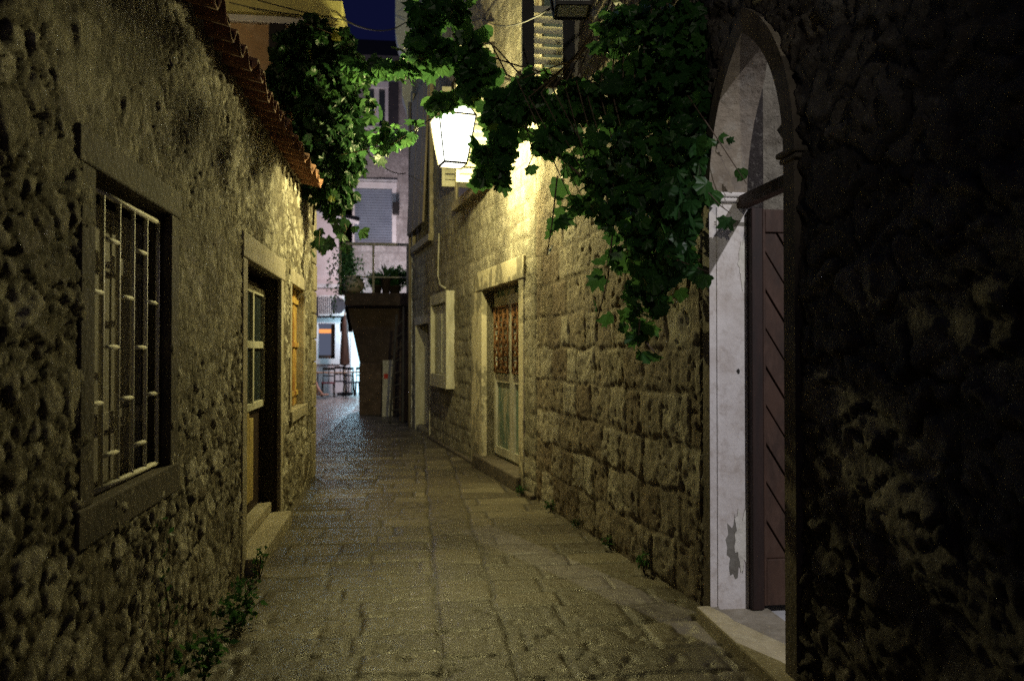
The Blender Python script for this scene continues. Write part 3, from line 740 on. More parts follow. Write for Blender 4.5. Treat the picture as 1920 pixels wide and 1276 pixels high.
mb.bar((sx0-.06, Yv-.095, rz_), (sx1, Yv-.095, rz_), .06, .06); mb.bar((sx0, Yv-.095, rz_-.75), (sx1, Yv-.095, rz_-.75), .03, .03)
mb.build('railing', M['old_white'], bal, .006)
# pots and plants on the balcony
zt = zt_+.002
c = at(664,525,Yv); c.z = zt
mb = MB(); mb.lathe(c, [(.12,0),(.2,.06),(.235,.16),(.22,.28),(.15,.35),(.17,.39),(.14,.39),(.12,.33)], 24)
o = mb.build('urn', M['pot'], None, 0, True, loc=c); tag(o, 'round pale glazed urn at the left front of the balcony', 'urn')
# leaf cloud builder
LV = np.array([(0,.12,0),(0,1,0),(.2,.66,0),(.34,.70,0),(.62,.74,0),(.47,.40,0),(.56,.28,0),(.78,.08,0),(.42,-.04,0),(.30,-.22,0),(.08,-.12,0),
               (-.08,-.12,0),(-.30,-.22,0),(-.42,-.04,0),(-.78,.08,0),(-.56,.28,0),(-.47,.40,0),(-.62,.74,0),(-.34,.70,0),(-.2,.66,0)])
LV[:,2] = -.22*(LV[:,0]**2)-.16*(LV[:,1]-.1)**2; LV[1,2] -= .05
LF = [(0,i,i+1) for i in range(1, 19)]+[(0,19,1)]
SV = np.array([(0,0,0),(.26,.35,-.04),(0,1,-.1),(-.26,.35,-.04)]); SF = [(0,1,2),(0,2,3)]
def leaves(pts, sizes, rng, face, droop=.8, simple=False, spread=.8):
    n = len(pts); T, Fc = (SV, SF) if simple else (LV, LF)
    tip = rng.normal(0, spread*.6, (n,3)); tip[:,2] -= droop; tip /= np.linalg.norm(tip, axis=1)[:,None]
    nr = rng.normal(0, .55, (n,3))+face; nr -= (nr*tip).sum(1)[:,None]*tip; nr /= np.linalg.norm(nr, axis=1)[:,None]
    sd = np.cross(tip, nr)
    Tn = np.repeat(T[None], n, 0).copy()
    if not simple:
        kk = rng.random((n,1,1)); si = [2,3,5,6,8,13,15,16,18,19]; Tn[:,si,:2] *= 1+.42*kk
        Tn[:,:,:2] *= 1+.10*rng.normal(0, 1, (n,len(T),1)); Tn[:,:,0] *= (.75+.45*rng.random((n,1))); Tn[:,:,2] *= .3+2.2*rng.random((n,1))
    T = Tn
    V = pts[:,None,:]+sizes[:,None,None]*(T[:,:,0:1]*sd[:,None,:]+T[:,:,1:2]*tip[:,None,:]+T[:,:,2:3]*nr[:,None,:])
    k = T.shape[1]; Fa = (np.array(Fc)[None]+np.arange(n)[:,None,None]*k).reshape(-1, 3)
    tone = np.repeat(np.clip(rng.beta(2, 2.4, n)*1.0, 0, 1), k)
    return V.reshape(-1, 3), Fa, tone
def foliage(name, parts, mt, parent=None, loc=None):
    V = []; Fa = []; T = []; b = 0
    for v, f, t in parts: V.append(v); Fa.append(f+b); T.append(t); b += len(v)
    V = np.concatenate(V); Fa = np.concatenate(Fa); T = np.concatenate(T)
    me = bpy.data.meshes.new(name); me.from_pydata(V.tolist(), [], Fa.tolist()); me.update()
    me.attributes.new('tone', 'FLOAT', 'POINT').data.foreach_set('value', T.astype(np.float32))
    return link_mesh(name, me, mt, parent, loc)
def blob(c, r, n, rng, size, face=(0,-.6,.2), simple=False, droop=.8, shell=.35, sv=.3):
    d = rng.normal(0, 1, (n,3)); d /= np.linalg.norm(d, axis=1)[:,None]
    rad = (shell+(1-shell)*rng.random(n))[:,None]**(.7)
    wob = 1+.35*np.sin(d[:,0:1]*5+c[0]*7)*np.cos(d[:,2:3]*6+c[2]*5)
    p = np.array(c)+d*rad*np.array(r)*wob
    return leaves(p, size*(1-sv+2*sv*rng.random(n)), rng, np.array(face), droop, simple)
def strand(pts, rng, size, gap=.06, face=(0,-.8,.1), r=.004, stem=None, simple=False, off=.04):
    pts = [Vector(p) for p in pts]; P_ = []; tube = []
    for A_, B_ in zip(pts[:-1], pts[1:]):
        L_ = (B_-A_).length; n = max(1, int(L_/gap))
        for k in range(n):
            q = A_.lerp(B_, (k+rng.random())/n); P_.append(q+Vector(rng.normal(0, off, 3)))
    if stem is not None: stem.tube(pts, r, 5, r*.6)
    P_ = np.array([tuple(p) for p in P_])
    return leaves(P_, size*(.6+.7*rng.random(len(P_))), rng, np.array(face), 1.0, simple)
rng = np.random.default_rng(4)
def bush(name, c, r, n, size, label, cat, mt='leaf_far', simple=True, stems=4, base=None, seed=1, droop=.1, sname='stem'):
    rg_ = np.random.default_rng(seed); c = Vector(c); base = Vector(base) if base is not None else Vector((c.x, c.y, c.z-r[2]))
    t = thing(name, base, label, cat)
    foliage('foliage', [blob(tuple(c), r, n, rg_, size, simple=simple, droop=droop)], M[mt], t)
    sm_ = MB()
    for k in range(stems):
        e = c+Vector((rg_.normal(0, r[0]*.4), rg_.normal(0, r[1]*.4), r[2]*.4)); sm_.tube([base, base.lerp(e, .5)+Vector((0,0,.02)), e], max(.003, size*.06), 5, max(.002, size*.03))
    sm_.build(sname, M['stem'], t, 0, True); return t
def potted(c, r, pr_, ph, n, size, label, seed, cat='potted plant', simple=True, droop=.1):
    t = bush('potted_plant', (c[0], c[1], zt+ph+r[2]*.8), r, n, size, label, cat, 'leaf_far', simple, 4, (c[0], c[1], zt), seed, droop)
    m_ = MB(); m_.lathe((c[0], c[1], zt), [(pr_*.7,0),(pr_,ph),(pr_*1.1,ph),(pr_*1.1,ph-.03),(pr_*.9,ph-.03)], 16); m_.build('pot', M['dark_pot'], t, 0, True)
    return t
X_ = lambda p: at(p, 520, Yv+.15).x
potted((X_(740), Yv+.3), (.34,.2,.24), .15, .2, 1500, .08, 'dense dark bush filling the right end of the balcony', 11)
potted((X_(706), Yv+.25), (.24,.16,.17), .13, .2, 700, .07, 'small dark bush in the middle of the balcony', 12)
potted((X_(648), Yv+.5), (.22,.2,.45), .12, .3, 800, .07, 'leggy climber rising over the railing at the left end of the balcony', 13)
# spiky plant
c = Vector((X_(724), Yv+.0, zt)); ag = thing('spiky_plant', c, 'spiky leaved plant poking over the balcony bushes', 'plant')
m_ = MB(); m_.lathe(c, [(.08,0),(.11,.34),(.12,.34),(.12,.32),(.1,.32)], 14); m_.build('pot', M['dark_pot'], ag, 0, True)
m_ = MB()
for k in range(22):
    A_ = k*2.4; el = .5+.9*random.random(); L_ = .35+.15*random.random(); b0 = c+Vector((0,0,.34))
    dr_ = Vector((math.cos(A_)*math.cos(el), math.sin(A_)*math.cos(el), math.sin(el))); sd = Vector((-math.sin(A_), math.cos(A_), 0))*.022
    p1 = b0+dr_*L_*.5; p2 = b0+dr_*L_-Vector((0,0,.05))
    m_.add([b0-sd*.6, b0+sd*.6, p1+sd, p1-sd, p2, p1-Vector((0,0,.012))], [(0,1,2,5),(0,5,3),(3,5,4),(5,2,4)])
m_.build('blades', M['leaf_far_plain'] if 'leaf_far_plain' in M else plain('spiky leaf', (.06,.14,.06), (.04,.1,.05), 8, .5), ag)
# hanging climber left of the balcony
rg_ = np.random.default_rng(77); c = at(648,500,17.9)
cl = thing('climbing_plant', (sx0, 17.75, zt_-.1), 'thin trailing climber with small leaves spilling over the left side of the balcony', 'climber')
stm = MB(); prt = []
for k in range(11):
    p0 = Vector((sx0+rg_.random()*.25, 17.78+rg_.random()*.1, zt_+.9*rg_.random())); sg = -1 if k % 3 else .6
    p1 = p0+Vector((sg*(.1+.25*rg_.random()), 0, .18)); p2 = p1+Vector((sg*.12, 0, -.3-.5*rg_.random()))
    prt.append(strand([p0, p1, p2], rg_, .085, .035, r=.006, stem=stm, simple=True, off=.05))
foliage('foliage', prt, M['leaf_far'], cl); stm.build('stem', M['stem'], cl, 0, True)
# leaning things by the pier
def lean(name, xa, xb, Y0, Y1, h, mt, label, cat, th=.03, skew=0):
    base = ((xa+xb)/2, Y0, 0); m_ = MB()
    m_.hexa([(xa,Y0,0),(xb,Y0,0),(xb,Y0+th,0),(xa,Y0+th,0),(xa+skew,Y1,h),(xb+skew,Y1,h),(xb+skew,Y1+th,h),(xa+skew,Y1+th,h)])
    return base, m_
xa, xb = at(716,780,17.3).x, at(736,780,17.3).x; hp = at(716,675,17.7).z
base, m_ = lean('', xa, xb, 17.35, 17.75, hp, None, '', '')
t = thing('leaning_board', base, 'narrow pale board with a red mark leaning against the vault', 'board')
m_.build('panel', M['old_white'], t, .004)
m_ = MB(); zc = at(720,706,17.5).z; fy = 17.35+.4*zc/hp-.008; m_.box(xa+.03, xa+.12, fy-.006, fy+.02, zc-.05, zc+.06); m_.build('mark', plain('red paint', (.5,.04,.03), (.4,.03,.02)), t)
# ladder: two rails and rungs, dark
A0, A1 = at(731,790,15.9), at(744,590,16.4); B0, B1_ = at(755,792,15.9), at(757,575,16.4)
for p in (A0, B0): p.z = .0
t = thing('ladder', ((A0.x+B0.x)/2, 15.9, 0), 'dark wooden ladder leaning at the corner of the grey stone house', 'ladder')
for (p, q_) in ((A0, A1), (B0, B1_)):
    m_ = MB(); m_.bar(p, q_, .07, .045); m_.build('rail', M['dark_slate'], t, .005)
for k in range(1, 9): m_ = MB(); m_.tube([A0.lerp(A1, k/9), B0.lerp(B1_, k/9)], .016, 6); m_.build('rung', M['dark_slate'], t)
xa, xb = at(748,788,16.0).x, at(764,788,16.0).x
base, m_ = lean('', xa, xb, 16.25, 16.6, at(750,640,16.5).z, None, '', '', .04)
tag(m_.build('plank', M['soffit'], None, .004, loc=base), 'dark brown plank standing upright behind the ladder', 'plank')
# ================================================================== PLAZA
YP = 29.
fa = thing('stone_building', (0,YP+3,0), 'pale stone building with a blue roller shutter facing down the alley', 'building')
WF = Wall((-2.9,YP), (5,YP), 1)
b1 = at(665,352,YP); b2 = at(735,455,YP)
hw = (b1.x+2.9, b2.x+2.9, b2.z, b1.z)
uw0, uw1 = at(690,165,YP), at(722,238,YP); hu = (uw0.x+2.9, uw1.x+2.9, uw1.z, uw0.z)
relief('wall', WF, 0, 7.9, -.1, 12.3, [hw, hu], ashlar(.32, .55, .02, .03, .01, .02), 91, M['facade_stone'], fa, .06, .3)
mb = MB(); mb.box(-2.9, 5, YP+.4, YP+6, -.1, 12.3); mb.build('rear_wall', M['pink_plaster'], fa)
wo = surround(WF, hw, .16, .05, .2, M['white_frame'], fa, 'window', .0, .22)
m_ = MB(); zz = hw[2]
while zz < hw[3]: WF.box(m_, hw[0], hw[1], -.16, -.12, zz, zz+.085); zz += .1
m_.build('shutter', M['blue_shutter'], wo)
m_ = MB(); WF.box(m_, hw[0]-.25, hw[1]+.2, .0, .12, hw[3]+.25, hw[3]+.32); m_.build('hood', M['white_plaster'], wo, .01)
wo = surround(WF, hu, .12, .06, .2, M['white_frame'], fa, 'window', .12, .25)
m_ = MB(); WF.box(m_, hu[0], hu[1], -.2, -.12, hu[2], hu[3]); m_.build('pane', M['glass'], wo)
m_ = MB(); c_ = (hu[0]+hu[1])/2; WF.box(m_, c_-.09, c_+.09, -.119, -.0, hu[2], hu[3]); m_.build('mullion', M['white_frame'], wo)
for (ua, ub) in ((hu[1]+.13, hu[1]+.5),):
    m_ = MB(); WF.box(m_, ua, ub, .06, .11, hu[2]-.9, hu[3]+.2); m_.build('shutter', M['dark_slate'], wo, .01)
m_ = MB()
m_.hexa([(-3.2,YP-.5,12.25),(5.3,YP-.5,12.25),(5.3,YP+6.4,12.25),(-3.2,YP+6.4,12.25),(-2.5,YP+2.5,14),(4.5,YP+2.5,14),(4.5,YP+3.5,14),(-2.5,YP+3.5,14)])
m_.build('roof', M['dark_slate'], fa)
lt = at(743,395,YP); m_ = MB(); m_.bar((lt.x, YP-.1, lt.z), (lt.x, YP-.55, lt.z), .04); m_.box(lt.x-.12, lt.x+.12, YP-.7, YP-.45, lt.z-.25, lt.z+.2); m_.build('wall_lamp', M['iron'], fa, .02)
# pink cafe building, left
cf = thing('cafe_building', (-6,YP+2,0), 'pinkish plastered cafe building at the end of the alley', 'building')
YC = YP-.8; WG = Wall((-12,YC), (-2.75,YC), 1)
top = at(640,400,YC).z
f0, f1 = at(596,606,YC), at(628,672,YC); hc = (f0.x+12, f1.x+12, f1.z, f0.z)
dr0, dr1 = at(640,610,YC), at(668,735,YC); hd = (at(657,620,YC).x+12, at(657,620,YC).x+12+.30, -.09, at(657,622,YC).z)
mb = MB(); WG.box(mb, 0, hc[0], -3, 0, -.1, 9); WG.box(mb, hc[0], hc[1], -3, 0, -.1, hc[2]); WG.box(mb, hc[0], hc[1], -3, 0, hc[3], 9); WG.box(mb, hc[1], hd[0], -3, 0, -.1, 9); WG.box(mb, hd[0], 9.25, -3, 0, hd[3], 9)
mb.build('wall', M['pink_plaster'], cf)
bandz = at(620,440,YC).z
mb = MB(); WG.box(mb, 0, 9.3, .0, .16, at(600,540,YC).z, at(600,540,YC).z+.14); mb.build('string_course', M['white_plaster'], cf, .01)
wo = surround(WG, hc, .17, .05, .3, M['white_frame'], cf, 'window', .2, .2)
m_ = MB(); WG.box(m_, hc[0], hc[1], -.3, -.26, hc[2], hc[3]); m_.build('pane', M['cafe_light'], wo)
m_ = MB(); WG.box(m_, hc[0]+.02, hc[1]-.08, -.25, -.22, hc[3]-.34, hc[3]-.2); m_.build('lit_strip', M['warm_sign'], wo)
m_ = MB(); WG.box(m_, hc[1]-.16, hc[1]-.02, -.24, -.2, hc[2], hc[3]-.02); WG.box(m_, hc[0], hc[1], -.25, -.2, hc[2]+.0, hc[2]+.12); m_.build('sash', M['brown_wood'], wo)
m_ = MB(); WG.box(m_, hd[0], hd[1], -.5, -.4, -.05, hd[3]); m_.build('lit_doorway', M['shop_light'], cf)
ac = thing('air_conditioner', (at(618,580,YC).x, YC-.4, at(618,594,YC).z), 'white air conditioner unit on the pink wall above the cafe window', 'air conditioner')
u0, u1 = at(597,553,YC-.4), at(645,592,YC-.4)
m_ = MB(); m_.box(u0.x, u1.x, YC-.42, YC-.08, u1.z, u0.z); m_.build('case', M['ac_white'], ac, .02)
m_ = MB(); cx_ = u0.x+(u1.x-u0.x)*.78; cz = (u0.z+u1.z)/2
m_.add([Vector((cx_+.24*math.cos(a_), YC-.425-w, cz+.28*math.sin(a_))) for w in (0, .012) for a_ in [k*math.pi/12 for k in range(24)]],
       [tuple(range(24)), tuple(range(47, 23, -1))]+[(k, (k+1) % 24, 24+(k+1) % 24, 24+k) for k in range(24)])
m_.build('fan', M['dark_slate'], ac)
m_ = MB()
for k in range(9): xx = u0.x+.05+k*.065; m_.box(xx, xx+.03, YC-.435, YC-.421, u1.z+.06, u0.z-.06)
m_.build('vent', M['dark_slate'], ac)
m_ = MB(); m_.box(u0.x, u1.x, YC-.4, YC, u1.z-.06, u1.z-.01); m_.build('bracket', M['iron'], ac)
# gutter / small pitched roof edge
g0, g1 = at(590,398,YC-.6), at(673,418,YC-.6)
aw = thing('awning', (g0.x, YC-.3, g0.z), 'narrow sloping awning with a white edge on the pink building', 'awning')
m_ = MB(); m_.bar(g0, g1, .08, .12); m_.build('edge', M['white_plaster'], aw, .01)
m_ = MB(); m_.hexa([g0+Vector((0,0,.05)), g1+Vector((0,0,.05)), g1+Vector((0,.58,.25)), g0+Vector((0,.58,.25)), g0+Vector((0,0,.09)), g1+Vector((0,0,.09)), g1+Vector((0,.58,.30)), g0+Vector((0,.58,.30))]); m_.build('roof', M['dark_slate'], aw)
# cafe furniture
def table(loc, label):
    t = thing('cafe_table', loc, label, 'table', 'cafe tables in the square'); x_, y_, z_ = loc
    m_ = MB(); m_.box(x_-.55, x_+.55, y_-.35, y_+.35, .74, .775); m_.build('table_top', M['table_wood'], t, .008)
    for sx in (-1, 1):
        for sy in (-1, 1): m_ = MB(); m_.bar((x_+sx*.48, y_+sy*.28, 0), (x_+sx*.46, y_+sy*.26, .739), .035); m_.build('leg', M['iron'], t)
    return t
t1 = table((-2.72,25.6,0), 'wooden cafe table nearest the left wall corner')
t2 = copy_tree(t1, None, (-1.62,26.1,0)); t2['label'] = 'wooden cafe table beside the bright doorway'
def chair(loc, label, seatm='cloth_dark'):
    t = thing('cafe_chair', loc, label, 'chair', 'cafe chairs in the square'); x_, y_, z_ = loc
    m_ = MB(); m_.box(x_-.2, x_+.2, y_-.2, y_+.2, .43, .47); m_.build('seat', M[seatm], t, .01)
    for sx in (-1, 1):
        for sy in (-1, 1): m_ = MB(); m_.bar((x_+sx*.19, y_+sy*.2, 0), (x_+sx*.17, y_+sy*.18, .429), .028); m_.build('leg', M['iron'], t)
    m_ = MB()
    for sx in (-1, 0, 1): m_.bar((x_+sx*.17, y_+.19, .47), (x_+sx*.17, y_+.25, .9), .025)
    m_.bar((x_-.19, y_+.25, .9), (x_+.19, y_+.25, .9), .03, .08); m_.bar((x_-.17, y_+.22, .68), (x_+.17, y_+.22, .68), .02, .04); m_.build('backrest', M['iron'], t)
    return t
c1 = chair((-2.75,24.95,0), 'dark cafe chair with a dark red cushion, nearest the left wall corner', 'red_cloth'); c1.rotation_euler.z = math.pi+.2
c2 = chair((-2.05,25.2,0), 'dark cafe chair between the two cafe tables'); c2.rotation_euler.z = math.pi-.35
c3 = copy_tree(c2, None, (-1.75,25.4,0), math.pi+.15); c3['label'] = 'dark cafe chair in front of the table by the bright doorway'
c4 = copy_tree(c2, None, (-2.5,26.25,0), .1); c4['label'] = 'dark cafe chair behind the table nearest the left wall'
c5 = copy_tree(c2, None, (-3.55,24.6,0), -1.2); c5['label'] = 'dark cafe chair under the seated person behind the wall corner'
ps = (at(646,735,27.).x, 27., 0)
t = thing('parasol', ps, 'closed brown parasol standing beside the bright shop doorway', 'parasol')
m_ = MB(); m_.lathe(ps, [(.03,0.05),(.03,2.75),(.01,2.78)], 8); m_.build('pole', M['old_white'], t)
m_ = MB(); m_.lathe(ps, [(.05,.95),(.17,1.0),(.15,1.5),(.12,2.0),(.10,2.4),(.02,2.72)], 11); m_.build('canopy', M['brown_wood'], t)
m_ = MB(); m_.lathe(ps, [(.26,-.04),(.26,.03),(.05,.06)], 16); m_.build('base', M['dark_slate'], t)
# seated person, mostly behind the wall corner: a bare shin and foot show
def person(base, face):
    ca, sa = math.cos(face), math.sin(face)
    J = {'pelvis': (0,0,.52,.13), 'waist': (-.02,0,.70,.12), 'chest': (-.04,0,.92,.135), 'neck': (-.02,0,1.10,.05), 'chin': (.01,0,1.17,.06), 'head': (.02,0,1.27,.085), 'crown': (.01,0,1.35,.06)}
    E_ = [('pelvis','waist'),('waist','chest'),('chest','neck'),('neck','chin'),('chin','head'),('head','crown')]
    for s_, nm in ((1,'l'), (-1,'r')):
        J.update({'hip'+nm: (.05,.10*s_,.50,.09), 'knee'+nm: (.44,.12*s_,.52,.06), 'calf'+nm: (.50,.12*s_,.32,.052), 'ank'+nm: (.52 if s_ > 0 else .66,.12*s_,.10,.036), 'toe'+nm: (.70 if s_ > 0 else .85,.13*s_,.06 if s_ > 0 else .10,.03),
                  'sho'+nm: (-.03,.19*s_,1.02,.055), 'elb'+nm: (.08,.24*s_,.78,.042), 'wri'+nm: (.30,.18*s_,.74,.028), 'han'+nm: (.38,.17*s_,.73,.03)})
        E_ += [('pelvis','hip'+nm),('hip'+nm,'knee'+nm),('knee'+nm,'calf'+nm),('calf'+nm,'ank'+nm),('ank'+nm,'toe'+nm),('chest','sho'+nm),('sho'+nm,'elb'+nm),('elb'+nm,'wri'+nm),('wri'+nm,'han'+nm)]
        for q_ in range(4):
            J['f%s%d' % (nm, q_)] = (.45-.01*abs(q_-1.5), .17*s_+(q_-1.5)*.018, .715, .008); E_.append(('han'+nm, 'f%s%d' % (nm, q_)))
    ks = list(J); vs = [(J[k][0]*ca-J[k][1]*sa, J[k][0]*sa+J[k][1]*ca, J[k][2]) for k in ks]
    me = bpy.data.meshes.new('person'); me.from_pydata(vs, [(ks.index(a_), ks.index(b_)) for a_, b_ in E_], []); me.update()
    o = bpy.data.objects.new('person', me); col.objects.link(o); o.location = base; OFF[o] = Vector(base)
    me.materials.append(M['skin']); o.modifiers.new('skin', 'SKIN')
    for i_, k in enumerate(ks): me.skin_vertices[0].data[i_].radius = (J[k][3], J[k][3])
    me.skin_vertices[0].data[0].use_root = True
    s_ = o.modifiers.new('sub', 'SUBSURF'); s_.levels = 2; s_.render_levels = 2
    def garment(name, keys, edges, grow, mt):
        vs_ = [(J[k][0]*ca-J[k][1]*sa, J[k][0]*sa+J[k][1]*ca, J[k][2]) for k in keys]
        me_ = bpy.data.meshes.new(name); me_.from_pydata(vs_, [(keys.index(a_), keys.index(b_)) for a_, b_ in edges], []); me_.update()
        g_ = bpy.data.objects.new(name, me_); col.objects.link(g_); g_.parent = o; me_.materials.append(M[mt]); g_.modifiers.new('skin', 'SKIN')
        for i_, k in enumerate(keys): me_.skin_vertices[0].data[i_].radius = (J[k][3]+grow, J[k][3]+grow)
        me_.skin_vertices[0].data[0].use_root = True
        q_ = g_.modifiers.new('sub', 'SUBSURF'); q_.levels = 2; q_.render_levels = 2
    garment('shirt', ['chest','waist','pelvis','shol','shor','elbl','elbr'], [('chest','waist'),('waist','pelvis'),('chest','shol'),('chest','shor'),('shol','elbl'),('shor','elbr')], .014, 'cloth_dark')
    garment('shorts', ['pelvis','hipl','hipr','kneel','kneer'], [('pelvis','hipl'),('pelvis','hipr'),('hipl','kneel'),('hipr','kneer')], .018, 'cloth_dark')
    h_ = MB(); hx, hy = base[0]+.0*ca, base[1]
    h_.lathe((base[0]-.005*ca, base[1]-.005*sa, base[2]+1.24), [(.09,0),(.102,.05),(.098,.1),(.07,.14),(.02,.155)], 16); h_.build('hair', M['dark'], o, 0, True)
    tag(o, 'person in dark clothes sitting at the cafe, one bare leg showing past the wall corner', 'person')
person((-3.55,24.6,0), .15)
# ================================================================== LANTERNS
def lantern(name, loc, rz, label, lit, tw=.19, bw=.115, h=.47):
    x_, y_, z_ = loc; t = thing(name, loc, label, 'lantern')   # loc = bottom centre
    ca, sa = math.cos(rz), math.sin(rz)
    def p(u, v, w): return Vector((x_+u*ca-v*sa, y_+u*sa+v*ca, z_+w))
    cs = [(-1,-1),(1,-1),(1,1),(-1,1)]; m_ = MB(); fw = .016
    for i_ in range(4):
        a_, b_ = cs[i_], cs[(i_+1) % 4]
        m_.bar(p(a_[0]*bw, a_[1]*bw, 0), p(a_[0]*tw, a_[1]*tw, h), fw)
        m_.bar(p(a_[0]*bw, a_[1]*bw, 0), p(b_[0]*bw, b_[1]*bw, 0), fw, .022); m_.bar(p(a_[0]*tw, a_[1]*tw, h), p(b_[0]*tw, b_[1]*tw, h), fw, .02)
        m_.bar(p(a_[0]*tw, a_[1]*tw, h), p(a_[0]*tw*.55, a_[1]*tw*.55, h+.16), fw*.9); m_.bar(p(a_[0]*tw*.55, a_[1]*tw*.55, h+.16), p(b_[0]*tw*.55, b_[1]*tw*.55, h+.16), fw)
    m_.build('frame', M['iron'], t)
    gm = M['lamp_glass'] if lit else M['frosted']; k_ = .97
    for i_ in range(4):
        a_, b_ = cs[i_], cs[(i_+1) % 4]; m_ = MB()
        m_.add([p(a_[0]*bw*k_, a_[1]*bw*k_, .01), p(b_[0]*bw*k_, b_[1]*bw*k_, .01), p(b_[0]*tw*k_, b_[1]*tw*k_, h), p(a_[0]*tw*k_, a_[1]*tw*k_, h), p(b_[0]*tw*.53, b_[1]*tw*.53, h+.155), p(a_[0]*tw*.53, a_[1]*tw*.53, h+.155)], [(0,1,2,3),(3,2,4,5)])
        m_.build('pane', gm, t)
    m_ = MB(); q_ = bw*.93; m_.add([p(-q_,-q_,.0), p(q_,-q_,.0), p(q_,q_,.0), p(-q_,q_,.0)], [(0,1,2,3)]); m_.build('base_glass', gm, t)
    m_ = MB(); m_.add([p(a_[0]*tw*.6, a_[1]*tw*.6, h+.165) for a_ in cs]+[p(a_[0]*.03, a_[1]*.03, h+.27) for a_ in cs], [(0,1,5,4),(1,2,6,5),(2,3,7,6),(3,0,4,7),(4,5,6,7),(3,2,1,0)])
    m_.tube([p(0,0,h+.27), p(0,0,h+.36)], .015, 8); m_.build('cap', M['iron'], t)
    return t
LX, LY, LZ = .365, 7.8, 3.33
lt = lantern('street_lantern', (LX,LY,LZ), R(12), 'lit four sided street lantern hanging over the middle of the alley', True)
m_ = MB(); wx_ = WD.pt(yD(8.3), 0, 0)
m_.tube([(LX,LY,LZ+.82), (LX+.05,LY,LZ+.95), (LX+.3,LY+.05,LZ+.98), (wx_.x,wx_.y-.4,LZ+.9)], .016, 8)
m_.tube([(LX+.25,LY+.04,LZ+.96), (LX+.5,LY+.1,LZ+.75), (wx_.x,wx_.y-.4,LZ+.55)], .01, 8)
m_.box(wx_.x-.01, wx_.x+.04, wx_.y-.46, wx_.y-.3, LZ+.45, LZ+1.0); m_.build('bracket', M['iron'], lt)
# unlit lantern nearer, its underside at the top edge
f0 = at(1080,12,4.2)
ln2 = lantern('wall_lantern', (f0.x, 4.3, f0.z+.02), R(-6), 'unlit black lantern seen from below at the top edge, above the vine', False, .15, .095, .36)
m_ = MB(); m_.tube([(f0.x,4.3,f0.z+.65),(f0.x+.2,4.3,f0.z+.85),(1.56,4.35,f0.z+.8)], .014, 8); m_.build('bracket', M['iron'], ln2)
# ================================================================== CABLES
def cable(pts, label, r=.006):
    P_ = [Vector(p) for p in pts]; out = []
    for A_, B_ in zip(P_[:-1], P_[1:]):
        for k in range(8):
            t_ = k/8; q_ = A_.lerp(B_, t_); q_.z -= .04*(B_-A_).length*4*t_*(1-t_)*.5; out.append(q_)
    out.append(P_[-1]); m_ = MB(); m_.tube(out, r, 6)
    tag(m_.build('cable', M['cable'], None, 0, True, loc=P_[0]), label, 'cable')
cable([at(400,-25,8.45), at(645,38,8.45)], 'upper black cable slung along the yellow cornice')
cable([at(430,5,8.3), at(560,28,8.35), at(630,50,8.45)], 'lower black cable looping under the first along the yellow cornice')
cable([at(645,38,8.45), at(760,42,14.8)], 'thin black cable crossing the night sky between the houses', .01)
cable([at(745,28,14.8), at(905,35,9.6), at(1045,8,4.4)], 'black cable running from the white house corner to the unlit lantern')
cable([at(665,260,8.4), at(760,325,14.9)], 'short slanting cable below the left vine', .012)
# ================================================================== VINES
# left hanging vine
t = thing('climbing_vine', (-1.15,8.45,2.4), 'dense leafy vine hanging beside the tiled roof, left of the lantern', 'vine')
stm = MB(); prt = []; r1 = np.random.default_rng(21)
for (px, py, Y, rx, ry, rz_, n) in [(600,90,8.45,.42,.22,.28,560),(560,150,8.4,.33,.25,.3,420),(610,170,8.3,.35,.28,.3,520),(590,250,8.25,.36,.28,.32,560),(640,230,8.2,.28,.25,.3,440),
        (610,330,8.2,.22,.25,.28,380),(650,140,8.35,.18,.2,.25,260),(655,300,8.15,.18,.2,.2,220),(632,368,8.3,.16,.2,.2,190),(545,90,8.5,.2,.15,.22,200),(515,160,8.35,.16,.12,.16,120)]:
    prt.append(blob(tuple(at(px, py, Y)), (rx,ry,rz_), n, r1, .075, face=(.5,-.6,.2)))
for (a_, b_, c_) in [((690,240),(720,262),(700,300)),((660,120),(700,118),(720,140)),((640,400),(650,430),(640,450)),((600,430),(598,460),(603,480)),((690,180),(705,200),(700,240)),((560,40),(600,55),(640,70))]:
    prt.append(strand([at(*a_, 8.2), at(*b_, 8.15), at(*c_, 8.1)], r1, .085, .035, stem=stm, off=.05))
for k in range(3):
    x0 = -1.3+.1*k; stm.tube([(x0,8.5,2.6+.1*k), (x0+.05,8.42,3.6), (x0-.03,8.4,4.3), (x0+.1,8.5,4.9)], .012, 6)
foliage('foliage', prt, M['leaf_dark'], t); stm.build('stem', M['stem'], t, 0, True)
# grapevine across the lantern and down the right wall
t = thing('grapevine', (1.5,4.6,0), 'big grapevine trained across the alley and hanging down the right wall', 'vine')
stm = MB(); prt = []; r2 = np.random.default_rng(31)
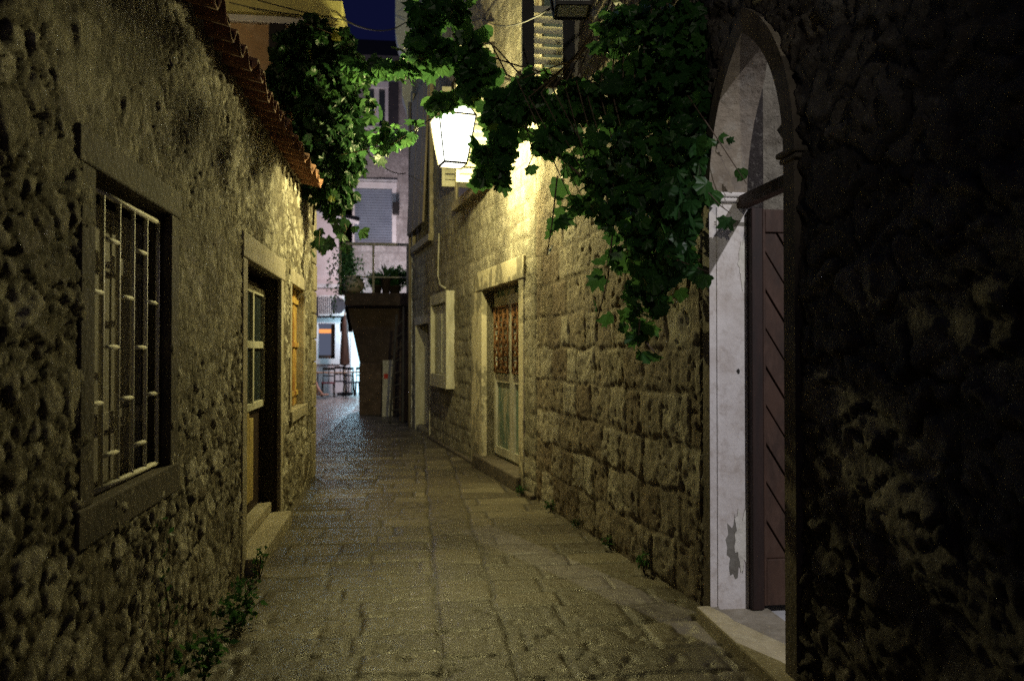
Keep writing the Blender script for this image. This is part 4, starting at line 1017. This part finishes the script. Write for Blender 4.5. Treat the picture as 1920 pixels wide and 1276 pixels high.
# wall mass: (px, py, Y, rx, ry, rz, n)
for (px, py, Y, rx, ry, rz_, n) in [
        (1290,60,4.25,.20,.25,.28,330),(1220,60,4.6,.24,.3,.28,360),(1155,60,4.8,.15,.25,.22,170),(1290,160,4.2,.18,.22,.25,330),(1220,170,4.5,.24,.28,.25,380),(1150,180,4.8,.24,.28,.24,360),(1090,190,5.1,.22,.25,.15,180),
        (1285,270,4.1,.15,.2,.25,300),(1215,280,4.4,.22,.25,.25,380),(1150,290,4.7,.22,.25,.22,320),(1095,300,5.0,.16,.2,.18,150),(1275,380,4.1,.15,.2,.24,280),(1210,390,4.35,.2,.22,.24,330),(1150,380,4.7,.17,.2,.16,170),
        (1270,470,4.15,.12,.16,.2,200),(1210,480,4.4,.16,.2,.2,230),(1165,470,4.7,.10,.15,.13,80),(1200,560,4.5,.15,.15,.16,150),(1240,530,4.3,.12,.12,.14,110),(1195,620,4.55,.09,.1,.09,65),(1090,380,4.9,.10,.12,.10,45),(1120,330,4.9,.12,.12,.15,60)]:
    prt.append(blob(tuple(at(px, py, Y)), (rx*.9,ry*.6,rz_*.9), int(n*(.37 if py < 250 else .25)), r2, .068, face=(-.5,-.7,.1)))
# canopy clusters in front of the lantern
for (px, py, Y, rx, ry, rz_, n) in [
        (805,30,6.0,.16,.2,.13,60),(860,20,5.8,.12,.18,.10,34),(790,85,6.1,.13,.2,.12,50),(830,100,6.0,.11,.2,.10,36),(880,95,5.8,.12,.2,.14,52),(905,130,5.7,.11,.15,.12,40),
        (880,165,5.8,.12,.15,.10,38),(935,205,5.5,.12,.15,.16,62),(970,190,5.4,.12,.2,.12,50),(1010,195,5.3,.17,.2,.09,60),(1065,205,5.1,.14,.2,.10,50),(990,150,5.4,.12,.15,.06,24),
        (945,265,5.4,.08,.1,.12,34),(905,290,5.6,.06,.1,.09,18),(940,325,5.4,.06,.08,.06,16),(1040,255,5.0,.11,.12,.10,40),(900,330,5.6,.06,.06,.05,9),
        (830,190,6.2,.13,.2,.06,34),(760,128,6.6,.2,.2,.06,44),(700,125,7.3,.22,.2,.06,44),(735,255,7.2,.18,.15,.07,26),(1085,165,5.0,.12,.15,.06,24)]:
    prt.append(blob(tuple(at(px, py, Y)), (rx,ry,rz_), n, r2, .085, face=(0,-.8,.1)))
def sp(*q, **k): prt.append(strand([at(*p) for p in q], r2, k.get('size', .085), k.get('gap', .05), stem=stm, r=k.get('r', .006), off=k.get('off', .035)))
sp((640,290,7.6),(735,270,7.0),(820,215,6.4),gap=.09); sp((650,130,7.8),(760,120,6.8),(860,110,6.0),gap=.05)
sp((930,260,5.5),(945,330,5.4),(955,355,5.4),gap=.035); sp((985,230,5.3),(1000,290,5.3),(988,318,5.3),gap=.07); sp((1060,400,5.0),(1030,440,5.0),gap=.06)
sp((1045,330,5.0),(1035,420,4.95),(1025,480,4.95),gap=.08); sp((1150,420,4.7),(1140,520,4.7),(1120,600,4.7),gap=.08); sp((1200,600,4.5),(1195,650,4.5),gap=.04); sp((1210,640,4.5),(1240,675,4.5),gap=.1)
sp((1290,180,4.05),(1345,260,3.95),(1400,345,3.9),gap=.10,size=.07,r=.004); sp((1300,330,4.0),(1350,385,3.95),(1370,400,3.9),gap=.07,size=.08,r=.004); sp((1250,480,4.1),(1330,510,3.98),gap=.07,size=.07)
# woody stems
stm.tube([WB.pt(.12,.06,2.2), WB.pt(.14,.08,2.6), WB.pt(.2,.12,3.6), WB.pt(.3,.2,4.4)], .02, 8, .014)
for k in range(16):
    p0 = WB.pt(.2+.09*k, .14, 4.3-.04*k); p1 = at(1300-22*k, 150+8*(k % 5), 4.3+.05*k); p2 = at(1290-14*k, 330+22*(k % 6), 4.3+.04*k)
    stm.tube([p0, p1, p2], .007, 5, .003)
for q_ in [[(1250,120,4.7),(1100,160,5.1),(960,120,5.6),(840,80,6.0),(700,130,7.4)],[(1150,200,4.9),(1020,190,5.3),(930,90,5.7),(860,40,6.0)],[(1020,180,5.3),(950,140,5.5),(920,80,5.7)],[(1090,330,4.9),(1010,260,5.2),(960,220,5.4)]]:
    stm.tube([at(*p) for p in q_], .009, 6, .004)
foliage('foliage', prt, M['leaf'], t); stm.build('stem', M['stem'], t, 0, True)
# ================================================================== WEEDS
def weed(x_, y_, r, h_, n, sz, label, seed): bush('weed', (x_, y_, h_*.6), (r, r, h_*.55), n, sz, label, 'weed', 'leaf', True, 5, (x_, y_, -.01), seed, -.1)
weed(-.93,4.25,.12,.16,110,.045,'leafy weed at the foot of the left wall between barred window and door', 1)
weed(-.97,4.62,.09,.14,60,.04,'smaller weed just beyond it towards the left doorstep', 2)
weed(-.92,3.55,.11,.2,110,.045,'nearest low weed at the foot of the left wall', 3)
weed(-.99,5.12,.05,.18,40,.035,'thin weed beside the left doorstep', 4)
weed(1.42,5.6,.06,.09,50,.03,'small weed at the foot of the vine wall, nearest the arch', 5)
weed(1.22,6.95,.06,.09,50,.03,'small weed near the corner stones on the right', 6)
weed(1.06,7.75,.06,.1,60,.03,'weed at the near end of the grille door step', 7)
weed(1.49,4.95,.07,.14,60,.035,'weed tuft by the threshold of the arch door', 8)
weed(1.32,6.3,.04,.06,30,.025,'tiny weed halfway along the vine wall', 9)
r3 = np.random.default_rng(9); t = thing('ivy_sprig', (-1.03,3.35,.1), 'sparse ivy sprig climbing the left wall below the barred window', 'ivy')
stm = MB(); prt = [strand([(-1.02,3.3,.05),(-1.02,3.4,.35),(-1.03,3.32,.6),(-1.03,3.38,.75)], r3, .03, .012, face=(1,-.2,.2), r=.003, stem=stm, simple=True, off=.03)]
foliage('foliage', prt, M['leaf'], t); stm.build('stem', M['stem'], t)
# dark wooded hill behind the roofs
xs_ = np.linspace(-60, 60, 90); ys_ = np.linspace(90, 150, 14); x, y = np.meshgrid(xs_, ys_, indexing='ij')
hh = (y-90)*.62+3*fbm(x*.08, y*.08, 3, 4); hh[:,0] = -2; P = np.stack([x, y, hh], -1)
mh = plain('dark wooded slope', (.03,.04,.03), (.015,.02,.015), .4, .95)
tag(grid_mesh('hill', P, np.ones((89,13), bool), x*0, x*0, mh), kind='structure')
# ================================================================== LIGHTS
def lamp(name, kind, loc, e, c, size=.05, rot=None, **k):
    l = bpy.data.lights.new(name, kind); l.energy = e; l.color = c
    if kind == 'AREA': l.size = size
    else: l.shadow_soft_size = size
    for a_, b_ in k.items(): setattr(l, a_, b_)
    o = bpy.data.objects.new(name, l); col.objects.link(o); o.location = loc
    if rot: o.rotation_euler = rot
    return o
WARM = (1,.875,.36)
lamp('lantern_bulb', 'POINT', (LX,LY,LZ+.26), 660, WARM, .045)
lamp('courtyard_lamp', 'POINT', (5.0,-4.5,7.6), 2700, (.95,.92,.96), .08)
lamp('square_lamp', 'POINT', (-.6,24.5,4.2), 760, (1,.82,.86), .2)
lamp('shop_front_light', 'POINT', (-2.1,27.3,2.3), 120, (.45,.78,1), .6)
lamp('square_upper_fill', 'POINT', (-4.2,21,7.5), 160, (.78,.78,1), .2)  # unseen light added high over the square to brighten the facades
lamp('corner_blue_fill', 'POINT', (-5,12.5,8.2), 120, (.45,.7,1), .15)  # added cool fill that turns the white house corner bluish
lamp('upper_wall_fill', 'SPOT', (-3.6,6.0,4.6), 90, (1,.78,.42), .1, Vector((2.0,2.6,.15)).to_track_quat('-Z','Y').to_euler(), spot_size=R(75), spot_blend=.5)  # unseen spot added above the roof to warm the brown upper wall
lamp('rear_fill', 'POINT', (-.3,-4.5,3.6), 22, (.9,.72,1), .3)  # weak purple fill added behind the camera for the near walls
v_ = Vector((.9,5.6,3.1))-Vector((-.6,-6,4.6))
lamp('vine_fill_spot', 'SPOT', (-.6,-6,4.6), 700, (1,.93,.72), .1, v_.to_track_quat('-Z','Y').to_euler(), spot_size=R(25), spot_blend=.9)  # spot added behind the camera to bring out vine leaves and high shutter
w = bpy.data.worlds.new('World'); sc.world = w; w.use_nodes = True; nt = w.node_tree; nt.nodes.clear()
tc = nt.nodes.new('ShaderNodeTexCoord'); sx = nt.nodes.new('ShaderNodeSeparateXYZ'); nt.links.new(tc.outputs['Generated'], sx.inputs[0])
cr_ = ramp(nt, sx.outputs[2], [(0, (.004,.005,.018)), (.35, (.0035,.0045,.024)), (1, (.003,.004,.018))])
bg = nt.nodes.new('ShaderNodeBackground'); nt.links.new(cr_, bg.inputs[0]); bg.inputs[1].default_value = 1.0
wo_ = nt.nodes.new('ShaderNodeOutputWorld'); nt.links.new(bg.outputs[0], wo_.inputs[0])
# ================================================================== CAMERA
cam = bpy.data.cameras.new('camera'); co = bpy.data.objects.new('camera', cam); col.objects.link(co)
cam.sensor_width = 36; cam.lens = 36*F/1920; cam.clip_end = 600; cam.clip_start = .05
co.location = (0,0,EYE); co.rotation_euler = (math.pi/2+PIT, 0, -YAW)
cam.dof.use_dof = True; cam.dof.focus_distance = 4.6; cam.dof.aperture_fstop = 2.4
sc.camera = co
sc.view_settings.view_transform = 'Standard'; sc.view_settings.look = 'None'; sc.view_settings.exposure = 0; sc.view_settings.gamma = 1
sc.render.resolution_x = 1024; sc.render.resolution_y = 680
sc.cycles.use_denoising = False; sc.cycles.use_adaptive_sampling = False; sc.cycles.sample_clamp_direct = 12.0; M['lamp_glass'].cycles.emission_sampling = 'NONE'; M['cafe_light'].cycles.emission_sampling = 'NONE'; M['warm_sign'].cycles.emission_sampling = 'NONE'; sc.cycles.sample_clamp_indirect = 2.0
sc.cycles.max_bounces = 6; sc.cycles.diffuse_bounces = 3
